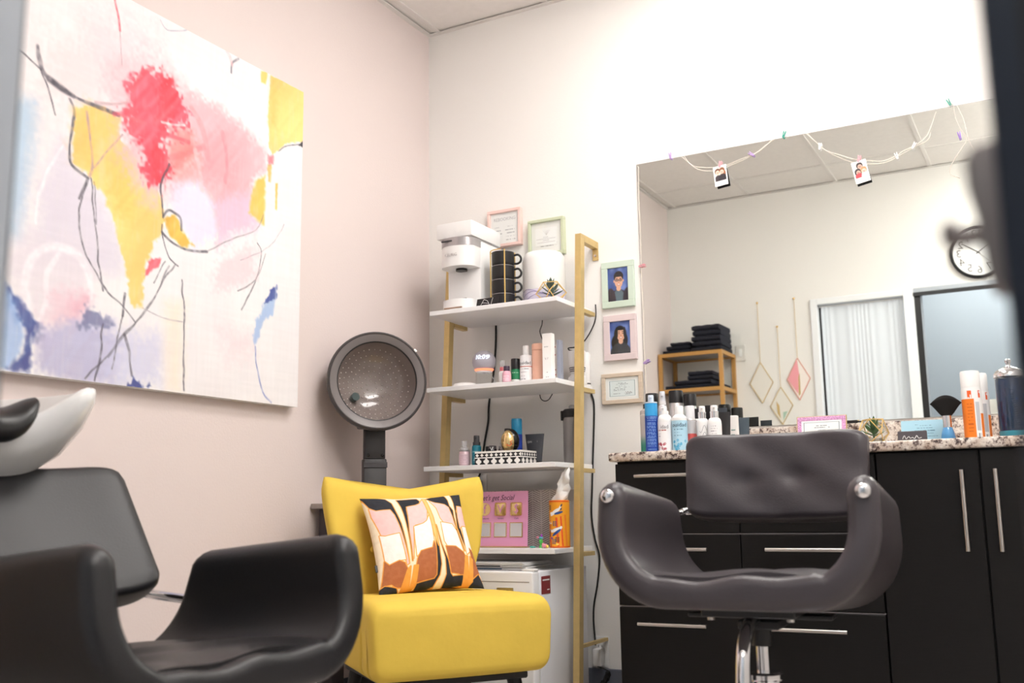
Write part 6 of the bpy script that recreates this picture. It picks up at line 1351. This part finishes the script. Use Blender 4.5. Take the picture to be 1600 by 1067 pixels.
t = thing('duster_brush', 'black fan neck duster brush standing upright on a clear blue handle', 'brush', (2.146, -0.525, zc))
M().lathe([(0, 0), (0.019, 0), (0.0205, 0.004), (0.017, 0.024), (0.0125, 0.036), (0, 0.036)], n=28).done('blue_handle', mat('clear_blue', (92, 168, 226), 0.1, coat=0.6, trans=0.3), t)
M().lathe([(0, 0), (0.0125, 0), (0.0125, 0.034), (0, 0.034)], (0, 0, 0.0362), n=24).done('ferrule', CHROME, t)
rings = []
for k in range(9):
    f = k / 8; a = 0.014 + 0.030 * f ** 0.8; z = 0.0705 + 0.052 * f; b_ = 0.010 + 0.006 * f
    rings.append([(a * cos(p), b_ * sin(p), z - 0.016 * (a * cos(p) / 0.044) ** 2 * f) for p in [2 * pi * i / 28 for i in range(28)]])
rings.append([(x * 0.8, y * 0.4, z + 0.008) for x, y, z in rings[-1]])
M().loft(rings).done('bristles', mat('black_bristle', (18, 17, 18), 0.9, bump=1.0, bscale=300, stretch=(6, 6, 0.6)), t, 60)
def cool_print(U, V):
    c = np.tile(np.array((238, 126, 34), float), (len(U), 1)); W_ = (244, 244, 244)
    blend(c, W_, (V < 0.20) * 1.0)
    blend(c, W_, ((U > 0.50) & (U < 0.60) & (V > 0.2)) * 1.0); blend(c, (176, 182, 190), ((U > 0.515) & (U < 0.585) & (V > 0.26) & (V < 0.86)) * 0.8); blend(c, (120, 124, 130), ((U > 0.53) & (U < 0.585) & (V > 0.9)) * ((np.sin(U * 900) > 0)) * 0.8)
    blend(c, (236, 96, 36), ((np.abs(V - 0.10) < 0.07) & (((U > 0.40) & (U < 0.47)) | ((U > 0.575) & (U < 0.62)))) * (vnoise(U, V, 60, 3, 16) > 0.32) * 1.0)
    for k in range(9): blend(c, (190, 84, 20), ((np.abs(V - 0.30 - 0.07 * k) < 0.009) & (U > 0.38) & (U < 0.47) & (vnoise(U, V * 0, 80, k) > 0.3)) * 0.9)
    blend(c, W_, ((U > 0.58) & (V > 0.2) & (V < 0.5) & (U < 0.7)) * 1.0)
    return c
for lab, x, y in (('orange and white clipper spray can in front on the counter', 2.216, -0.515), ('orange and white clipper spray can behind the other orange can', 2.231, -0.44)):
    t = can(lab, x, y, zc, 0.0272, 0.197, 0.048, WHITE, WHITE, 'orange clipper spray cans', capr=0.98, shoulder=0.005)
    band(t, 0.0272, 0.002, 0.142, cool_print, 120, 60)
t = thing('disinfectant_jar', 'tall glass jar of blue disinfectant with chrome lid holding combs', 'jar', (2.318, -0.47, zc))
M().lathe([(0.0395, 0.004), (0.0405, 0.006), (0.0405, 0.176), (0.038, 0.180)], n=40).done('glass_wall', GLASS, t)
M().lathe([(0, 0), (0.040, 0), (0.041, 0.004), (0.041, 0.020), (0, 0.020)], n=40).done('glass_foot', mat('teal_glass_foot', (60, 140, 160), 0.1, coat=0.5), t)
blue = bpy.data.materials.new('blue_liquid'); blue.use_nodes = True
nt = blue.node_tree; nt.nodes.remove(nt.nodes['Principled BSDF'])
tr_ = nt.nodes.new('ShaderNodeBsdfTransparent'); tr_.inputs[0].default_value = (0.05, 0.20, 0.42, 1)
gl_ = nt.nodes.new('ShaderNodeBsdfGlossy'); gl_.inputs['Roughness'].default_value = 0.05
df_ = nt.nodes.new('ShaderNodeBsdfDiffuse'); df_.inputs[0].default_value = (0.006, 0.035, 0.10, 1)
m1 = nt.nodes.new('ShaderNodeMixShader'); m1.inputs[0].default_value = 0.5
m2 = nt.nodes.new('ShaderNodeMixShader'); m2.inputs[0].default_value = 0.07
nt.links.new(tr_.outputs[0], m1.inputs[1]); nt.links.new(df_.outputs[0], m1.inputs[2]); nt.links.new(m1.outputs[0], m2.inputs[1]); nt.links.new(gl_.outputs[0], m2.inputs[2]); nt.links.new(m2.outputs[0], nt.nodes['Material Output'].inputs['Surface'])
M().lathe([(0, 0.0205), (0.0385, 0.0205), (0.0385, 0.172), (0, 0.172)], n=40).done('blue_liquid', blue, t)
M().lathe([(0.0405, 0.176), (0.0425, 0.177), (0.0425, 0.186), (0.040, 0.190), (0.036, 0.196), (0.022, 0.204), (0.010, 0.208), (0.006, 0.212), (0.0055, 0.217), (0.0085, 0.222), (0.0085, 0.227), (0.005, 0.231), (0, 0.232)], n=40).done('chrome_lid', CHROME, t)
for nm, lab, x0, an, k in (('comb', 'black comb soaking upright in the blue disinfectant jar', -0.012, 3, (24, 26, 32)), ('comb', 'pink comb leaning in the blue disinfectant jar', 0.010, -9, (222, 120, 130))):
    cb_ = thing(nm, lab, 'comb', (2.322 + x0, -0.47 - (0.012 if k[0] > 99 else 0.0), zc + 0.022), 0); cb_.rotation_euler = (0, radians(an), 0)
    c_ = M().box(-0.010, 0.0, -0.002, 0.002, 0, 0.125, 0.001, 1)
    for q in range(18): c_.box(0.0, 0.010, -0.0012, 0.0012, 0.006 + q * 0.0065, 0.0095 + q * 0.0065)
    c_.done('comb_body', cmat(k, 0.4), cb_, None)

# ================================================================= FRONT WALL, SEEN IN THE MIRROR
yw = -3.2395
t = thing('towel_rack', 'gold framed towel rack with grey shelves in the corner seen in the mirror', 'rack', (0.235, -3.075, 0))
for x in (-0.215, 0.215):
    for y in (-0.15, 0.15): M().box(x - 0.0125, x + 0.0125, y - 0.0125, y + 0.0125, 0.0, 1.765).done('post', GOLDW if False else mat('warm_gold', (196, 150, 88), 0.45, metal=0.35) if 'warm_gold' not in bpy.data.materials else bpy.data.materials['warm_gold'], t, None)
WG = bpy.data.materials['warm_gold']
for z in (0.22, 0.62, 0.98, 1.265, 1.515, 1.765):
    M().box(-0.2025, 0.2025, -0.1625, -0.1375, z - 0.025, z).box(-0.2025, 0.2025, 0.1375, 0.1625, z - 0.025, z).box(-0.2275, -0.2025, -0.1375, 0.1375, z - 0.025, z).box(0.2025, 0.2275, -0.1375, 0.1375, z - 0.025, z).done('shelf_rail', WG, t, None)
    M().box(-0.2, 0.2, -0.136, 0.136, z - 0.016, z - 0.004).done('shelf_panel', mat('smoke_shelf', (150, 146, 144), 0.4) if z == 0.22 else bpy.data.materials['smoke_shelf'], t, None)
def towel(label, x, y, z, w, d, h, rz=0.0):
    t = thing('folded_towel', label, 'towel', (x, y, z), rz, 'folded navy towels on the rack')
    rgt = random.Random(label)
    M().loft([[(w / 2 * (-1 + 2 * k / 8), py_ , h / 2 + pz * (1 + 0.12 * sin(k * 2.1 + len(label)))) for py_, pz in rrect(d / 2, h / 2 * (0.9 if k in (0, 8) else 1), h * 0.42, 3)] for k in range(9)]).done('towel_fold', TOWEL, t, 60)
    M().box(-w / 2 + 0.004, w / 2 - 0.004, d / 2 - 0.006, d / 2 + 0.0015, h * 0.46, h * 0.54).done('fold_line', BLACK, t, None)
nth = ('lowest', 'second', 'third', 'fourth', 'topmost')
zz = 1.7655
for k in range(5): towel('%s navy towel of the tall stack on top of the rack' % nth[k], 0.345 + 0.004 * (k % 2), -3.075, zz, 0.21 - 0.004 * k, 0.26, 0.034, 0.02 * (-1) ** k); zz += 0.0375
zz = 1.7655
for k in range(3): towel('%s navy towel of the low stack on top of the rack by the pink wall' % nth[k], 0.13 + 0.01 * k, -3.075, zz, 0.20 - 0.03 * k, 0.25, 0.026 if k < 2 else 0.02, -0.03 * k); zz += 0.0295
zz = 1.5155
for k in range(2): towel('%s navy towel of the wide pair on the second rack shelf' % nth[k], 0.235, -3.075, zz, 0.39 - 0.13 * k, 0.25, 0.028); zz += 0.0315
for k in range(2): towel('%s navy towel lying on the wide pair on the second rack shelf' % ('lower', 'upper')[k], 0.29, -3.075, zz, 0.18 - 0.01 * k, 0.24, 0.026); zz += 0.0295
t = thing('light_switch', 'white wall switch between the towel rack and the hanging diamonds', 'switch', (0.50, yw, 1.775), pi)
M().box(-0.035, 0.035, -0.006, 0, -0.058, 0.058, 0.002, 1).done('cover_plate', mat('switch_ivory', (228, 226, 222), 0.4), t)
M().box(-0.012, 0.012, -0.010, -0.0061, -0.028, 0.028, 0.002, 1).done('rocker', WHITE, t)
def diamond(label, x, zt, ztop, zbot, hw, mid, kind):
    t = thing('hanging_diamond', label, 'wall hanging', (x, yw, ztop), pi, 'diamond mirrors hung on the wall')
    hh = (ztop - zbot); zm = mid - ztop
    pts = [(0, 0), (hw, zm), (0, -hh), (-hw, zm)]
    fm = M()
    for a, b_ in zip(pts, pts[1:] + pts[:1]): fm.tube([(a[0], -0.006, a[1]), (b_[0], -0.006, b_[1])], 0.003, 6)
    fm.done('gold_edge', GOLD if kind != 3 else mat('rose_gold', (226, 150, 130), 0.35, metal=0.4), t)
    pn = M().prism(pts, -0.007, -0.002)
    pn.done('pane', mat('pale_mirror', (238, 235, 228), 0.12) if kind < 3 else mat('blush_pane', (248, 238, 232), 0.3), t, None)
    if kind == 3:
        M().prism([(0.004, -0.008), (hw * 0.92, zm), (hw * 0.1, -hh * 0.86), (-hw * 0.08, -hh * 0.4)], -0.0085, -0.0072).done('pink_facet', cmat((240, 164, 172), 0.4), t, None)
        M().prism([(-hw * 0.12, -hh * 0.36), (0.0, -hh * 0.45), (hw * 0.06, -hh * 0.9), (-hw * 0.1, -hh * 0.86)], -0.0088, -0.0072).done('gold_facet', GOLD, t, None)
    if kind == 2:
        M().prism([(hw * 0.45, -hh * 0.38), (hw * 0.2, -hh * 0.5), (hw * 0.15, -hh * 0.85), (hw * 0.4, -hh * 0.7)], -0.0085, -0.0072).done('gold_facet', GOLD, t, None)
        M().prism([(-hw * 0.1, -hh * 0.68), (-hw * 0.5, -hh * 0.66), (-hw * 0.1, -hh * 0.9)], -0.0085, -0.0072).done('mint_facet', cmat((176, 208, 190), 0.4), t, None)
    M().tube([(0, -0.006, 0.0), (0, -0.006, zt - ztop)], 0.0016, 6).done('hanging_cord', GOLD, t)
    M().ell((0, -0.006, zt - ztop + 0.004), (0.008, 0.006, 0.008), 12, 8).done('wall_knob', BRASS, t)
diamond('plain gold edged hanging diamond nearest the towel rack', 0.637, 2.114, 1.696, 1.414, 0.080, 1.553, 1)
diamond('lower hanging diamond with a gold streak in the middle of the three', 0.767, 1.932, 1.516, 1.261, 0.076, 1.386, 2)
diamond('pink and white hanging diamond nearest the curtained window', 0.892, 2.118, 1.705, 1.419, 0.078, 1.562, 3)
t = thing('wall_clock', 'round black rimmed wall clock above the door seen in the mirror', 'clock', (2.072, yw, 2.288), pi)
M().lathe([(0, 0), (0.166, 0), (0.170, 0.004), (0.170, 0.022), (0.165, 0.028), (0.154, 0.03), (0.150, 0.02)], n=64, mtx=Matrix.Rotation(pi / 2, 4, 'X')).done('clock_rim', BLACK, t)
M().cyl((0, -0.0005, 0), (0, -0.016, 0), 0.151, n=64).done('clock_face', WHITE, t)
for k in range(1, 13):
    a = 2 * pi * k / 12
    text('numeral', str(k), 0.072, mat('numeral_grey', (120, 118, 116), 0.5) if k == 1 else bpy.data.materials['numeral_grey'], t, (0.116 * sin(a), -0.0168, 0.116 * cos(a)))
for L, wd, ang in ((0.075, 0.006, 2 * pi * (10 + 9 / 60) / 12), (0.115, 0.0045, 2 * pi * 9 / 60), (0.12, 0.0015, 2 * pi * 0.62)):
    M().box(-wd / 2, wd / 2, -0.0195, -0.018, -0.015, L, mtx=Matrix.Rotation(ang, 4, 'Y')).done('hand', BLACK, t, None)
M().cyl((0, -0.0165, 0), (0, -0.021, 0), 0.006, n=16).done('hub', BLACK, t)
